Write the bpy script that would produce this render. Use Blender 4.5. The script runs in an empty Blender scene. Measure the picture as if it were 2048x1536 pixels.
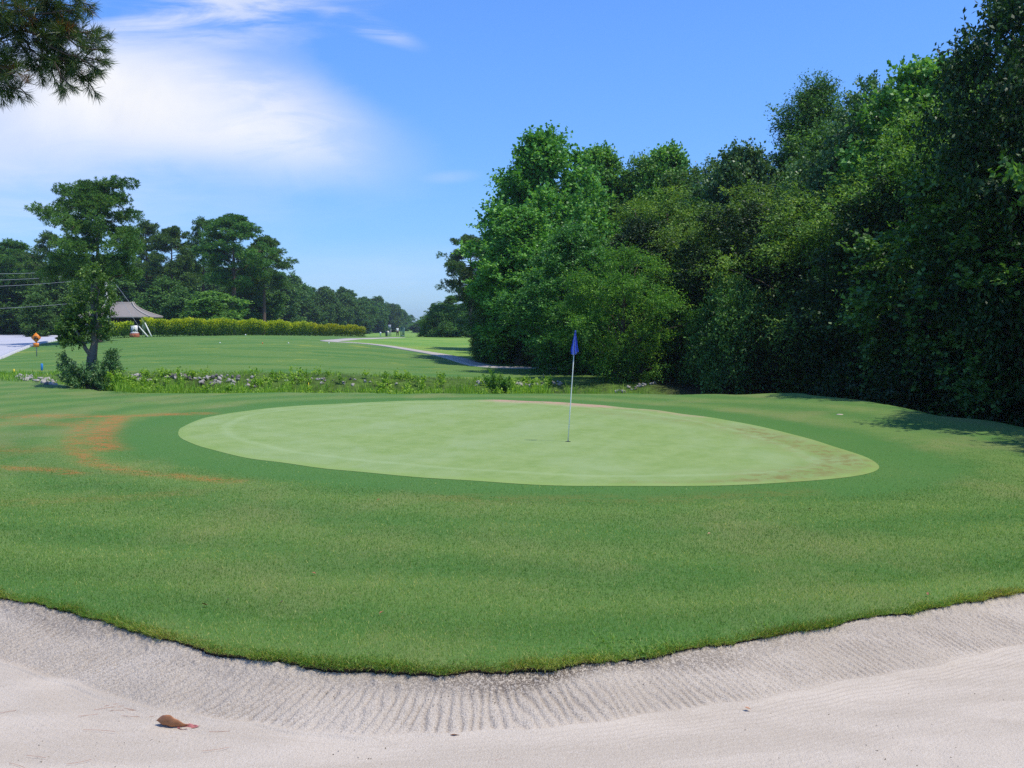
import bpy, math, random
import numpy as np
from mathutils import Vector, noise as mnoise
R_ = math.radians
S = bpy.context.scene
COL = S.collection
random.seed(5)

# ------------------------------------------------------------------ camera
F = 2048.0
EYE = 2.18
PITCH = math.atan(113 / F)
cam_d = bpy.data.cameras.new("camera")
cam = bpy.data.objects.new("camera", cam_d); COL.objects.link(cam)
cam_d.sensor_width = 36; cam_d.lens = 36
cam_d.clip_start = 0.05; cam_d.clip_end = 6000
cam.location = (0, 0, EYE)
cam.rotation_euler = (math.pi / 2 - PITCH, 0, 0)
S.camera = cam
CP, SP = math.cos(PITCH), math.sin(PITCH)

def ray(u, v):
    a = (u - 1024) / F; b = (768 - v) / F
    return np.array([a, CP + b * SP, -SP + b * CP])
def at(u, v, y):                       # point on the pixel's ray at depth y
    d = ray(u, v); t = y / d[1]
    return np.array([d[0] * t, y, EYE + d[2] * t])
def onz(u, v, z=0.0):                  # where the pixel's ray meets height z
    d = ray(u, v); t = (z - EYE) / d[2]
    return np.array([d[0] * t, d[1] * t, z])

# ------------------------------------------------------------------ world
SUN = Vector((0.80, -0.30, 1.78)).normalized()
elev = math.asin(SUN.z)
azim = math.atan2(SUN.x, SUN.y)
W = bpy.data.worlds.new("World"); S.world = W; W.use_nodes = True
nt = W.node_tree; N = nt.nodes; L = nt.links
N.clear()
def nd(tree, t, **k):
    n = tree.nodes.new(t)
    for a, b in k.items(): setattr(n, a, b)
    return n
def mth(tree, op, a, b=None, c=None, clamp=False):
    n = tree.nodes.new('ShaderNodeMath'); n.operation = op; n.use_clamp = clamp
    for i, q in enumerate((a, b, c)):
        if q is None: continue
        if isinstance(q, (int, float)): n.inputs[i].default_value = q
        else: tree.links.new(q, n.inputs[i])
    return n.outputs[0]
def mixc(tree, f, a, b, mode='MIX'):
    n = tree.nodes.new('ShaderNodeMix'); n.data_type = 'RGBA'; n.blend_type = mode
    for s, q in ((n.inputs[0], f), (n.inputs[6], a), (n.inputs[7], b)):
        if isinstance(q, (int, float)): s.default_value = q
        elif isinstance(q, (tuple, list)): s.default_value = tuple(q) + ((1,) if len(q) == 3 else ())
        else: tree.links.new(q, s)
    return n.outputs[2]
def noise(tree, vec, scale, detail=3, rough=0.55, dist=0.0):
    n = tree.nodes.new('ShaderNodeTexNoise')
    n.inputs['Scale'].default_value = scale; n.inputs['Detail'].default_value = detail
    n.inputs['Roughness'].default_value = rough; n.inputs['Distortion'].default_value = dist
    if vec is not None: tree.links.new(vec, n.inputs['Vector'])
    return n.outputs[0]
def sstep(tree, x, a, b):
    n = tree.nodes.new('ShaderNodeMapRange'); n.interpolation_type = 'SMOOTHSTEP'
    tree.links.new(x, n.inputs[0])
    n.inputs[1].default_value = a; n.inputs[2].default_value = b
    n.inputs[3].default_value = 0; n.inputs[4].default_value = 1
    return n.outputs[0]
def mapping(tree, vec, scale=(1, 1, 1), rot=(0, 0, 0), loc=(0, 0, 0)):
    n = tree.nodes.new('ShaderNodeMapping')
    n.inputs['Scale'].default_value = scale; n.inputs['Rotation'].default_value = rot; n.inputs['Location'].default_value = loc
    tree.links.new(vec, n.inputs[0]); return n.outputs[0]

sky = nd(nt, 'ShaderNodeTexSky', sky_type='NISHITA', sun_disc=False)
sky.sun_elevation = elev; sky.sun_rotation = azim
sky.altitude = 0; sky.air_density = 1.0; sky.dust_density = 0.35; sky.ozone_density = 3.0
SKY_STRENGTH = 0.13
tc = nd(nt, 'ShaderNodeTexCoord')
sep = nd(nt, 'ShaderNodeSeparateXYZ'); L.new(tc.outputs['Generated'], sep.inputs[0])
yy = mth(nt, 'MAXIMUM', sep.outputs[1], 0.05)
X = mth(nt, 'DIVIDE', sep.outputs[0], yy)      # tangent of the bearing
Z = mth(nt, 'DIVIDE', sep.outputs[2], yy)      # tangent of the height
cmb = nd(nt, 'ShaderNodeCombineXYZ'); L.new(X, cmb.inputs[0]); L.new(Z, cmb.inputs[1])
P = cmb.outputs[0]
nbig = noise(nt, P, 5.0, 5, 0.6, 0.3)
nfin = noise(nt, mapping(nt, P, (4, 14, 1), (0, 0, R_(-12))), 2.2, 7, 0.62, 0.8)
nst = noise(nt, mapping(nt, P, (3, 22, 1), (0, 0, R_(8))), 2.0, 7, 0.6, 0.6)
def ell(u, v, ru, rv, rot, soft, warp=0.35, lo=None):
    cx, cy = (u - 1024) / F, (655 - v) / F
    c, s = math.cos(R_(rot)), math.sin(R_(rot))
    dx = mth(nt, 'SUBTRACT', X, cx); dy = mth(nt, 'SUBTRACT', Z, cy)
    a = mth(nt, 'DIVIDE', mth(nt, 'ADD', mth(nt, 'MULTIPLY', dx, c), mth(nt, 'MULTIPLY', dy, s)), ru / F)
    b = mth(nt, 'DIVIDE', mth(nt, 'SUBTRACT', mth(nt, 'MULTIPLY', dy, c), mth(nt, 'MULTIPLY', dx, s)), rv / F)
    r = mth(nt, 'SQRT', mth(nt, 'ADD', mth(nt, 'MULTIPLY', a, a), mth(nt, 'MULTIPLY', b, b)))
    w = mth(nt, 'MULTIPLY', mth(nt, 'SUBTRACT', nbig, 0.5), warp * 2)
    w2 = mth(nt, 'MULTIPLY', mth(nt, 'SUBTRACT', nfin, 0.5), warp * 1.3)
    r = mth(nt, 'ADD', mth(nt, 'ADD', r, w), w2)
    return mth(nt, 'SUBTRACT', 1.0, sstep(nt, r, 1 - soft, 1 + soft))
wisp = mth(nt, 'ADD', 0.45, mth(nt, 'MULTIPLY', sstep(nt, nfin, 0.30, 0.70), 0.55))
def up(*q):
    r = q[0]
    for k in q[1:]: r = mth(nt, 'MULTIPLY', r, k)
    return r
def mx2(a_, b_): return mth(nt, 'SUBTRACT', 1.0, mth(nt, 'MULTIPLY', mth(nt, 'SUBTRACT', 1.0, a_), mth(nt, 'SUBTRACT', 1.0, b_)))
m = up(ell(230, 195, 230, 85, -10, 0.75, 0.3), 0.95)
m = mx2(m, up(ell(20, 255, 330, 95, 0, 0.75, 0.35), 0.72))
m = mx2(m, up(ell(420, 215, 260, 115, -14, 0.6, 0.45), wisp, 0.80))
m = mx2(m, up(ell(580, 270, 190, 75, -14, 0.85, 0.5), wisp, 0.58))
m = mx2(m, up(ell(410, 30, 260, 62, 10, 0.85, 0.7), sstep(nt, nst, 0.36, 0.66), 0.72))
m = mx2(m, up(ell(745, 66, 75, 15, -20, 0.9, 0.7), sstep(nt, nfin, 0.36, 0.60), 0.50))
m = mx2(m, up(ell(0, 410, 480, 75, 0, 0.9, 0.5), nst, 0.62))
m = mx2(m, up(ell(760, 555, 420, 50, 0, 0.9, 0.5), nst, 0.28))
m = mx2(m, up(ell(905, 357, 40, 9, 4, 0.9, 0.6), nfin, 0.30))
front = sstep(nt, sep.outputs[1], 0.1, 0.3)
m = mth(nt, 'MULTIPLY', m, front)
tint = mixc(nt, sstep(nt, sep.outputs[2], 0.0, 0.32), (0.66, 1.00, 1.62), (0.80, 1.27, 2.00))
skyc = mixc(nt, 1.0, sky.outputs[0], tint, 'MULTIPLY')
cloudc = mixc(nt, sstep(nt, nbig, .35, .65), (7.3, 7.7, 8.8), (9.0, 9.0, 9.1))
bgc = mixc(nt, m, skyc, cloudc)
bg = nd(nt, 'ShaderNodeBackground'); bg.inputs[1].default_value = SKY_STRENGTH
L.new(bgc, bg.inputs[0])
ow = nd(nt, 'ShaderNodeOutputWorld'); L.new(bg.outputs[0], ow.inputs[0])

sd = bpy.data.lights.new("sun", 'SUN'); sd.energy = 5.0; sd.angle = R_(0.5); sd.color = (1, 0.945, 0.84)
so = bpy.data.objects.new("sun", sd); COL.objects.link(so)
so.rotation_euler = SUN.to_track_quat('Z', 'Y').to_euler(); so.location = (20, -5, 40)
S.view_settings.view_transform = 'Standard'; S.view_settings.look = 'None'
S.view_settings.exposure = -0.22; S.view_settings.gamma = 1
S.cycles.max_bounces = 6; S.cycles.diffuse_bounces = 2; S.cycles.glossy_bounces = 2
S.cycles.transmission_bounces = 3; S.cycles.transparent_max_bounces = 8
S.cycles.use_denoising = False

# ------------------------------------------------------------------ helpers
def tag(o, label=None, cat=None, group=None, kind=None):
    if label: o['label'] = label
    if cat: o['category'] = cat
    if group: o['group'] = group
    if kind: o['kind'] = kind
    return o
def link(name, me, parent=None, mat=None):
    o = bpy.data.objects.new(name, me); COL.objects.link(o)
    if parent is not None: o.parent = parent
    return o
def empty(name, loc, rz=0, scale=(1, 1, 1)):
    o = bpy.data.objects.new(name, None); COL.objects.link(o)
    o.location = loc; o.rotation_euler = (0, 0, rz); o.scale = scale
    o.empty_display_size = 0.2
    return o
def mesh_np(name, V, faces, mat, attrs=None, smooth=False, uv=None):
    """faces: list of (k,n) integer arrays; attrs: {name:(domain, values)}"""
    me = bpy.data.meshes.new(name)
    V = np.asarray(V, dtype=np.float32)
    me.vertices.add(len(V)); me.vertices.foreach_set('co', V.ravel())
    idx = np.concatenate([f.ravel() for f in faces]).astype(np.int32)
    cnt = np.concatenate([np.full(len(f), f.shape[1], dtype=np.int32) for f in faces])
    st = np.concatenate([[0], np.cumsum(cnt)[:-1]]).astype(np.int32)
    me.loops.add(len(idx)); me.loops.foreach_set('vertex_index', idx)
    me.polygons.add(len(cnt)); me.polygons.foreach_set('loop_start', st)
    if smooth: me.polygons.foreach_set('use_smooth', np.ones(len(cnt), dtype=bool))
    me.update(calc_edges=True)
    for k, (dom, val) in (attrs or {}).items():
        a = me.attributes.new(k, 'FLOAT', dom); a.data.foreach_set('value', np.asarray(val, dtype=np.float32))
    if mat is not None: me.materials.append(mat)
    return me
class MB:
    """collects simple solids into one mesh"""
    def __init__(s): s.v = []; s.f4 = []; s.f3 = []; s.n = 0
    def add(s, V, Q=(), T=()):
        V = np.asarray(V, float).reshape(-1, 3)
        s.v.append(V)
        for q in Q: s.f4.append([i + s.n for i in q])
        for t in T: s.f3.append([i + s.n for i in t])
        s.n += len(V); return s
    def box(s, c, d, rz=0, ry=0):
        x, y, z = d[0] / 2, d[1] / 2, d[2] / 2
        P = np.array([[a, b, e] for e in (-z, z) for a, b in ((-x, -y), (x, -y), (x, y), (-x, y))])
        if ry:
            cc, ss = math.cos(ry), math.sin(ry); P = P @ np.array([[cc, 0, -ss], [0, 1, 0], [ss, 0, cc]])
        if rz:
            cc, ss = math.cos(rz), math.sin(rz); P = P @ np.array([[cc, ss, 0], [-ss, cc, 0], [0, 0, 1]])
        return s.add(P + np.array(c), [(3, 2, 1, 0), (4, 5, 6, 7), (0, 1, 5, 4), (1, 2, 6, 5), (2, 3, 7, 6), (3, 0, 4, 7)])
    def tube(s, pts, rad, n=8, cap=True, wob=0.0, seed=0):
        pts = np.asarray(pts, float); k = len(pts)
        rad = np.broadcast_to(np.asarray(rad, float), (k,))
        rg = np.random.RandomState(seed); rings = []
        T = np.gradient(pts, axis=0); T /= np.linalg.norm(T, axis=1)[:, None] + 1e-9
        ref = np.array([0, 0, 1.0]) if abs(T[0][2]) < 0.8 else np.array([1.0, 0, 0])
        for i in range(k):
            a = np.cross(T[i], ref); a /= np.linalg.norm(a) + 1e-9
            b = np.cross(T[i], a)
            th = np.linspace(0, 2 * math.pi, n, endpoint=False)
            w = 1 + wob * rg.uniform(-1, 1, n)
            rings.append(pts[i] + rad[i] * (w[:, None]) * (np.cos(th)[:, None] * a + np.sin(th)[:, None] * b))
        V = np.concatenate(rings); Q = []
        for i in range(k - 1):
            for j in range(n):
                j2 = (j + 1) % n
                Q.append((i * n + j, i * n + j2, (i + 1) * n + j2, (i + 1) * n + j))
        T3 = []
        if cap:
            V = np.concatenate([V, [pts[0], pts[-1]]]); c0, c1 = k * n, k * n + 1
            for j in range(n):
                j2 = (j + 1) % n
                T3.append((c0, j2, j)); T3.append((c1, (k - 1) * n + j, (k - 1) * n + j2))
        return s.add(V, Q, T3)
    def mesh(s, name, mat, smooth=False):
        V = np.concatenate(s.v); fs = []
        if s.f4: fs.append(np.array(s.f4, dtype=np.int32))
        if s.f3: fs.append(np.array(s.f3, dtype=np.int32))
        return mesh_np(name, V, fs, mat, smooth=smooth)
    def obj(s, name, mat, parent=None, smooth=False):
        return link(name, s.mesh(name, mat, smooth), parent)

# ------------------------------------------------------------------ materials
def mat_new(name):
    m = bpy.data.materials.new(name); m.use_nodes = True
    t = m.node_tree; t.nodes.clear()
    out = t.nodes.new('ShaderNodeOutputMaterial'); return m, t, out
def bsdf(t, col, rough=0.6, spec=0.5, bump=None, bstr=0.3, bdist=0.01):
    b = t.nodes.new('ShaderNodeBsdfPrincipled')
    if isinstance(col, (tuple, list)): b.inputs['Base Color'].default_value = tuple(col) + (1,)
    else: t.links.new(col, b.inputs['Base Color'])
    b.inputs['Roughness'].default_value = rough; b.inputs['Specular IOR Level'].default_value = spec
    if bump is not None:
        n = t.nodes.new('ShaderNodeBump'); n.inputs['Strength'].default_value = bstr; n.inputs['Distance'].default_value = bdist
        t.links.new(bump, n.inputs['Height']); t.links.new(n.outputs[0], b.inputs['Normal'])
    return b
def simple(name, col, rough=0.6, spec=0.5, var=0.25, scale=8.0, bstr=0.2, metal=0.0):
    m, t, out = mat_new(name)
    tc = t.nodes.new('ShaderNodeTexCoord')
    n = noise(t, tc.outputs['Object'], scale, 5, 0.6)
    d = tuple(c * (1 - var) for c in col); e = tuple(min(1, c * (1 + var)) for c in col)
    b = bsdf(t, mixc(t, n, d, e), rough, spec, n, bstr)
    b.inputs['Metallic'].default_value = metal
    t.links.new(b.outputs[0], out.inputs[0]); return m
def attr(t, name):
    a = t.nodes.new('ShaderNodeAttribute'); a.attribute_name = name; return a.outputs['Fac']
def leafmat(name, dark, mid, light, rough=0.45, trans=0.3, spec=0.5, brown=None):
    m, t, out = mat_new(name)
    tone = attr(t, 'tone')
    oi = t.nodes.new('ShaderNodeObjectInfo')
    c = mixc(t, sstep(t, tone, 0.0, 0.6), dark, mid)
    c = mixc(t, sstep(t, tone, 0.55, 1.0), c, light)
    if brown: c = mixc(t, sstep(t, tone, 0.965, 0.985), c, brown)
    hs = t.nodes.new('ShaderNodeHueSaturation')
    t.links.new(c, hs.inputs['Color'])
    t.links.new(mth(t, 'ADD', mth(t, 'MULTIPLY', oi.outputs['Random'], 0.03), 0.485), hs.inputs['Hue'])
    t.links.new(mth(t, 'ADD', mth(t, 'MULTIPLY', oi.outputs['Random'], 0.35), 0.83), hs.inputs['Value'])
    c = mixc(t, 1.0, hs.outputs[0], (1.10, 1.06, 0.72), 'MULTIPLY')
    b = bsdf(t, c, rough, spec)
    tr = t.nodes.new('ShaderNodeBsdfTranslucent')
    t.links.new(mixc(t, 1.0, c, (1.5, 1.5, 0.6), 'MULTIPLY'), tr.inputs[0])
    mx = t.nodes.new('ShaderNodeMixShader'); mx.inputs[0].default_value = trans
    t.links.new(b.outputs[0], mx.inputs[1]); t.links.new(tr.outputs[0], mx.inputs[2])
    t.links.new(mx.outputs[0], out.inputs[0]); return m
LM = {
 'tulip':  leafmat('leaf_broad', (0.040, 0.125, 0.028), (0.100, 0.275, 0.060), (0.260, 0.480, 0.150), 0.50, .30, .35),
 'oak':    leafmat('leaf_oak', (0.022, 0.076, 0.018), (0.065, 0.180, 0.042), (0.180, 0.350, 0.110), 0.48, .27, .35),
 'feather':leafmat('leaf_feather', (0.040, 0.115, 0.024), (0.115, 0.270, 0.060), (0.300, 0.480, 0.140), 0.55, .3, .3),
 'yellow': leafmat('leaf_fresh', (0.030, 0.098, 0.020), (0.074, 0.190, 0.040), (0.260, 0.430, 0.070), 0.55, .35, .3),
 'grey':   leafmat('leaf_grey', (0.030, 0.080, 0.032), (0.070, 0.160, 0.066), (0.190, 0.290, 0.155), 0.42, .22, .4),
 'pine':   leafmat('needle', (0.034, 0.090, 0.022), (0.075, 0.180, 0.042), (0.160, 0.280, 0.065), 0.55, 0.25, .3),
 'farwood':leafmat('leaf_far', (0.030, 0.088, 0.026), (0.072, 0.175, 0.046), (0.140, 0.270, 0.075), 0.55, 0.25, .3),
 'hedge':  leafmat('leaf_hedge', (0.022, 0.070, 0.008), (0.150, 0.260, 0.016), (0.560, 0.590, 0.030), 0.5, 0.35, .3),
 'weed':   leafmat('leaf_weed', (0.090, 0.210, 0.026), (0.230, 0.440, 0.060), (0.400, 0.580, 0.130), 0.5, 0.4, .3),
 'nearpine': leafmat('needle_near', (0.022, 0.050, 0.018), (0.045, 0.100, 0.030), (0.130, 0.170, 0.060), 0.4, 0.25, brown=(0.16, 0.075, 0.02)),
}
LM['ivy'] = leafmat('leaf_ivy', (0.030, 0.080, 0.016), (0.070, 0.155, 0.032), (0.170, 0.270, 0.065), 0.5, .25, .35)
LM['deepshade'] = leafmat('leaf_deepshade', (0.010, 0.034, 0.009), (0.022, 0.064, 0.016), (0.045, 0.105, 0.028), 0.5, .15, .3)  # near-black leaf colour; the shade of the woods is put into it
BARK = simple('bark', (0.10, 0.075, 0.055), 0.9, 0.2, 0.5, 9.0, 0.8)
PBARK = simple('pine_bark', (0.13, 0.085, 0.06), 0.9, 0.2, 0.5, 7.0, 0.8)
GBARK = simple('grey_bark', (0.17, 0.15, 0.13), 0.9, 0.2, 0.5, 14.0, 0.8)

# ------------------------------------------------------------------ terrain
def lerp_tab(tab, x):
    return np.interp(x, [a for a, b in tab], [b for a, b in tab])
# the near lip of the ditch: y as a function of x
LIP = [(-60, 60), (-30, 52), (-22, 45.5), (-17.2, 39), (-14.2, 35.4), (-11, 34.2), (-6, 33.9), (0, 34.2), (3.7, 34.0), (7, 33.2),
       (9.0, 31.5), (9.9, 28), (10.3, 23.7), (11.2, 20), (12.3, 15), (13.6, 10), (15, 4), (16, 0), (18, -60), (19, -200)]
LIPX = np.array([a for a, b in LIP], float); LIPY = np.array([b for a, b in LIP], float)
PU = [0, 100, 300, 600, 750, 900, 1100, 2048]
PY = [43, 50, 58, 66, 80, 95, 120, 150, 200, 350, 900, 4000]
PZ = np.array([
 [0.22, 0.22, 0.30, 0.42, 0.80, 0.93, 1.05, 1.10, 0.85, 0.3, 0.2, 0.2],
 [0.20, 0.24, 0.33, 0.50, 0.85, 0.97, 1.08, 1.10, 0.85, 0.3, 0.2, 0.2],
 [0.20, 0.50, 0.85, 1.08, 1.25, 1.38, 1.35, 1.20, 0.80, 0.2, 0.2, 0.2],
 [0.18, 0.48, 0.80, 1.02, 1.20, 1.32, 1.25, 1.10, 0.65, 0.1, 0.2, 0.2],
 [0.10, 0.30, 0.52, 0.72, 0.95, 1.05, 1.00, 0.90, 0.50, 0.1, 0.2, 0.2],
 [0.00, 0.08, 0.18, 0.30, 0.50, 0.60, 0.72, 0.72, 0.35, 0.1, 0.2, 0.2],
 [-.15, -.02, 0.10, 0.25, 0.45, 0.55, 0.65, 0.65, 0.30, 0.1, 0.2, 0.2],
 [-.30, -.10, 0.05, 0.20, 0.40, 0.50, 0.60, 0.60, 0.30, 0.1, 0.2, 0.2]])
def sst(x, a, b):
    t = np.clip((x - a) / (b - a), 0, 1); return t * t * (3 - 2 * t)
# smooth the far-ground table once, then read it bilinearly
_gu = np.linspace(0, 2048, 65); _gy = np.exp(np.linspace(math.log(30), math.log(4000), 260))
_tab = np.array([[0.0] * len(_gy)] * len(_gu))
_cols = np.array([np.interp(np.log(_gy), np.log(PY), PZ[i]) for i in range(len(PU))])
for j in range(len(_gy)): _tab[:, j] = np.interp(_gu, PU, _cols[:, j])
for _ in range(10):
    _tab[:, 1:-1] = (_tab[:, :-2] + 2 * _tab[:, 1:-1] + _tab[:, 2:]) / 4
    _tab[1:-1] = (_tab[:-2] + 2 * _tab[1:-1] + _tab[2:]) / 4
def far_z(x, y):
    yc = np.clip(y, 31, 3990); u = np.clip(1024 + F * x / yc, 0.01, 2047.9)
    fu = u / 32.0; iu = np.minimum(fu.astype(int), 63); fu = fu - iu
    ly = (np.log(yc) - math.log(30)) / (math.log(4000) - math.log(30)) * 259
    iy = np.minimum(ly.astype(int), 258); fy = ly - iy
    return ((_tab[iu, iy] * (1 - fu) + _tab[iu + 1, iy] * fu) * (1 - fy) + (_tab[iu, iy + 1] * (1 - fu) + _tab[iu + 1, iy + 1] * fu) * fy)
def wav(x, y, s, seed):
    return (np.sin(x * s + seed) * np.cos(y * s * 1.13 + seed * 2.1) + 0.6 * np.sin(x * s * 1.9 - y * s * 1.4 + seed * 3.7)) / 1.6
_lx = np.concatenate([np.linspace(LIPX[i], LIPX[i + 1], 12, endpoint=False) for i in range(len(LIPX) - 1)])
_ly = np.concatenate([np.linspace(LIPY[i], LIPY[i + 1], 12, endpoint=False) for i in range(len(LIPX) - 1)])
def lipdist(x, y):
    """signed distance beyond the lip (positive = over the edge)"""
    x = np.asarray(x, float); y = np.asarray(y, float); sh = x.shape
    xf, yf = x.ravel(), y.ravel(); d2 = np.full(xf.shape, 1e9)
    m = (np.abs(xf) < 90) & (yf < 120)
    xm, ym = xf[m], yf[m]; dm = np.full(xm.shape, 1e9)
    for i in range(len(_lx)):
        np.minimum(dm, (xm - _lx[i]) ** 2 + (ym - _ly[i]) ** 2, out=dm)
    d2[m] = dm
    d = np.sqrt(d2).reshape(sh)
    inside = y < np.interp(x, LIPX, LIPY)
    return np.where(inside, -d, d)
BANKY = 41.8
def terrain(x, y):
    x = np.asarray(x, float); y = np.asarray(y, float)
    d = lipdist(x, y)
    d = d + 0.35 * wav(x, y, 1.1, 3) * sst(-np.abs(d), -3, 0)
    near = 0.03 * wav(x, y, 0.35, 1) + 0.012 * wav(x, y, 1.4, 5)
    near = near * sst(y, 8, 14) + 0.05 * sst(y, 30, 34) * 0
    # gentle shoulder beside the woods
    near = near + 0.16 * sst(x, 5.5, 9.5) * sst(y, 17, 26)
    near = near + 0.25 * sst(-x, 13, 24) * sst(y, 26, 44)
    far = far_z(x, y) + 0.03 * wav(x, y, 0.22, 8) * sst(y, 45, 60)
    far = far - 0.25 * sst(x, 3, 12) * (1 - sst(y, 60, 110))
    bank = sst(y + 0.5 * wav(x, y, 0.6, 2), BANKY - 2.6, BANKY + 1.2)
    low = -0.95 + 0.10 * wav(x, y, 0.9, 6)
    beyond = low * (1 - bank) + far * bank
    # the ditch runs out to the left
    endl = sst(-x, 19.5, 24)
    beyond = beyond * (1 - endl) + (near * (1 - sst(y, 43, 52)) + far * sst(y, 43, 52)) * endl
    # the ground under the woods keeps low to the right
    f = sst(d, -0.25, 2.4)
    return near * (1 - f) + beyond * f
def tz(x, y): return float(terrain(np.array([x]), np.array([y]))[0])
def hit(u, v, y0=8, y1=1500):
    d = ray(u, v)
    ys = np.exp(np.linspace(math.log(y0), math.log(y1), 900)); t = ys / d[1]
    zz = EYE + d[2] * t - terrain(d[0] * t, ys)
    k = np.where(zz < 0)[0]
    if len(k) == 0: return np.array([d[0] * t[-1], ys[-1], 0.2])
    k = max(k[0], 1); a = zz[k - 1] / (zz[k - 1] - zz[k]); yv = ys[k - 1] + a * (ys[k] - ys[k - 1])
    x = d[0] * yv / d[1]; return np.array([x, yv, tz(x, yv)])

# bunker edge and toe, taken across x
ZE, ZF = 0.07, -0.13
_ep = [(-250, 1150), (0, 1197), (100, 1216), (200, 1243), (300, 1272), (400, 1300), (500, 1316), (620, 1331), (760, 1343), (900, 1347), (1020, 1343),
       (1130, 1334), (1250, 1322), (1380, 1305), (1500, 1283), (1620, 1262), (1750, 1238), (1900, 1215), (2048, 1187), (2250, 1150)]
_tp = [(-250, 1240), (0, 1318), (100, 1352), (200, 1386), (320, 1418), (450, 1444), (600, 1462), (800, 1472), (1000, 1466), (1200, 1446), (1400, 1414), (1650, 1372), (1850, 1332), (2048, 1290), (2250, 1245)]
EP = np.array([onz(u, v, ZE)[:2] for u, v in _ep]); TP = np.array([onz(u, v, ZF)[:2] for u, v in _tp])
ex = np.concatenate([[-400, -13.2, -12.2, -10.5, -8.5], EP[:, 0], [8.5, 10.5, 12.2, 13.2, 400]])
ey = np.concatenate([[-9, -9, 3, 9.2, 10.2], EP[:, 1], [10.2, 9.2, 3, -9, -9]])
_s = np.argsort(ex); ex, ey = ex[_s], ey[_s]
def smooth_tab(xs, ys, q, w=0.22):
    q = np.asarray(q, float); a = 0
    for o in (-1.5, -0.75, 0, 0.75, 1.5): a = a + np.interp(q + o * w, xs, ys)
    return a / 5
def edge_y(x):
    x = np.asarray(x, float)
    b = smooth_tab(ex, ey, x)
    wob = 0.010 * np.sin(x * 5.3 + 1 + np.sin(x * 2.1)) + 0.014 * np.sin(x * 13.1 + 2 * np.sin(x * 3.7)) + 0.010 * np.sin(x * 37 + 3 * np.sin(x * 9)) + .007 * np.sin(x * 83 + 2 * np.sin(x * 31))
    return b + wob * (np.abs(x) < 9)
def lipdrop(x): return .004 + .040 * np.exp(-((x + .9) / 1.5) ** 2) * (.75 + .25 * np.sin(x * 6 + 1)) + .006 * np.sin(x * 9)
def edge_raw(x): return smooth_tab(ex, ey, x)
def lawn_z(x, y):
    t = y - edge_raw(x)
    lift = ZE + 0.05 * np.exp(-((t - 0.4) / 0.5) ** 2)
    w = 1 - sst(t, 0.5, 5.0)
    return terrain(x, y) * (1 - w) + lift * w

# putting green outline
GP = [(355, 872), (360, 858), (378, 846), (410, 834), (455, 824), (520, 816), (600, 810), (700, 805), (800, 802), (900, 800), (1000, 801), (1100, 805), (1200, 811),
      (1300, 820), (1400, 833), (1480, 846), (1560, 862), (1630, 880), (1690, 898), (1735, 915), (1760, 930), (1762, 938), (1740, 948), (1690, 957), (1600, 964),
      (1480, 969), (1350, 972), (1220, 973), (1100, 971), (980, 966), (860, 958), (740, 947), (630, 935), (530, 921), (450, 907), (395, 893), (365, 882)]
GPw = np.array([onz(u, v, 0.0)[:2] for u, v in GP])
def resample(P, n):
    Pc = np.vstack([P, P[:1]]); s = np.concatenate([[0], np.cumsum(np.linalg.norm(np.diff(Pc, axis=0), axis=1))])
    q = np.linspace(0, s[-1], n, endpoint=False)
    return np.stack([np.interp(q, s, Pc[:, 0]), np.interp(q, s, Pc[:, 1])], 1)
G = resample(GPw, 260)
for _ in range(6): G = (np.roll(G, 1, 0) + 2 * G + np.roll(G, -1, 0)) / 4
def polydist(x, y, P, lim=45):
    x = np.asarray(x, float).ravel(); y = np.asarray(y, float).ravel()
    out = np.full(x.shape, float(lim)); c = P.mean(0)
    mm = (np.abs(x - c[0]) < lim) & (np.abs(y - c[1]) < lim); xm, ym = x[mm], y[mm]
    d = np.full(xm.shape, 1e9); ins = np.zeros(xm.shape, bool); n = len(P)
    for i in range(n):
        a, b = P[i], P[(i + 1) % n]; ab = b - a
        t = np.clip(((xm - a[0]) * ab[0] + (ym - a[1]) * ab[1]) / (ab @ ab + 1e-12), 0, 1)
        np.minimum(d, (xm - a[0] - t * ab[0]) ** 2 + (ym - a[1] - t * ab[1]) ** 2, out=d)
        cnd = (a[1] > ym) != (b[1] > ym)
        if abs(ab[1]) > 1e-12: ins ^= cnd & (xm < a[0] + (ym - a[1]) / ab[1] * ab[0])
    out[mm] = np.where(ins, -1, 1) * np.sqrt(d); return out

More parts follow.
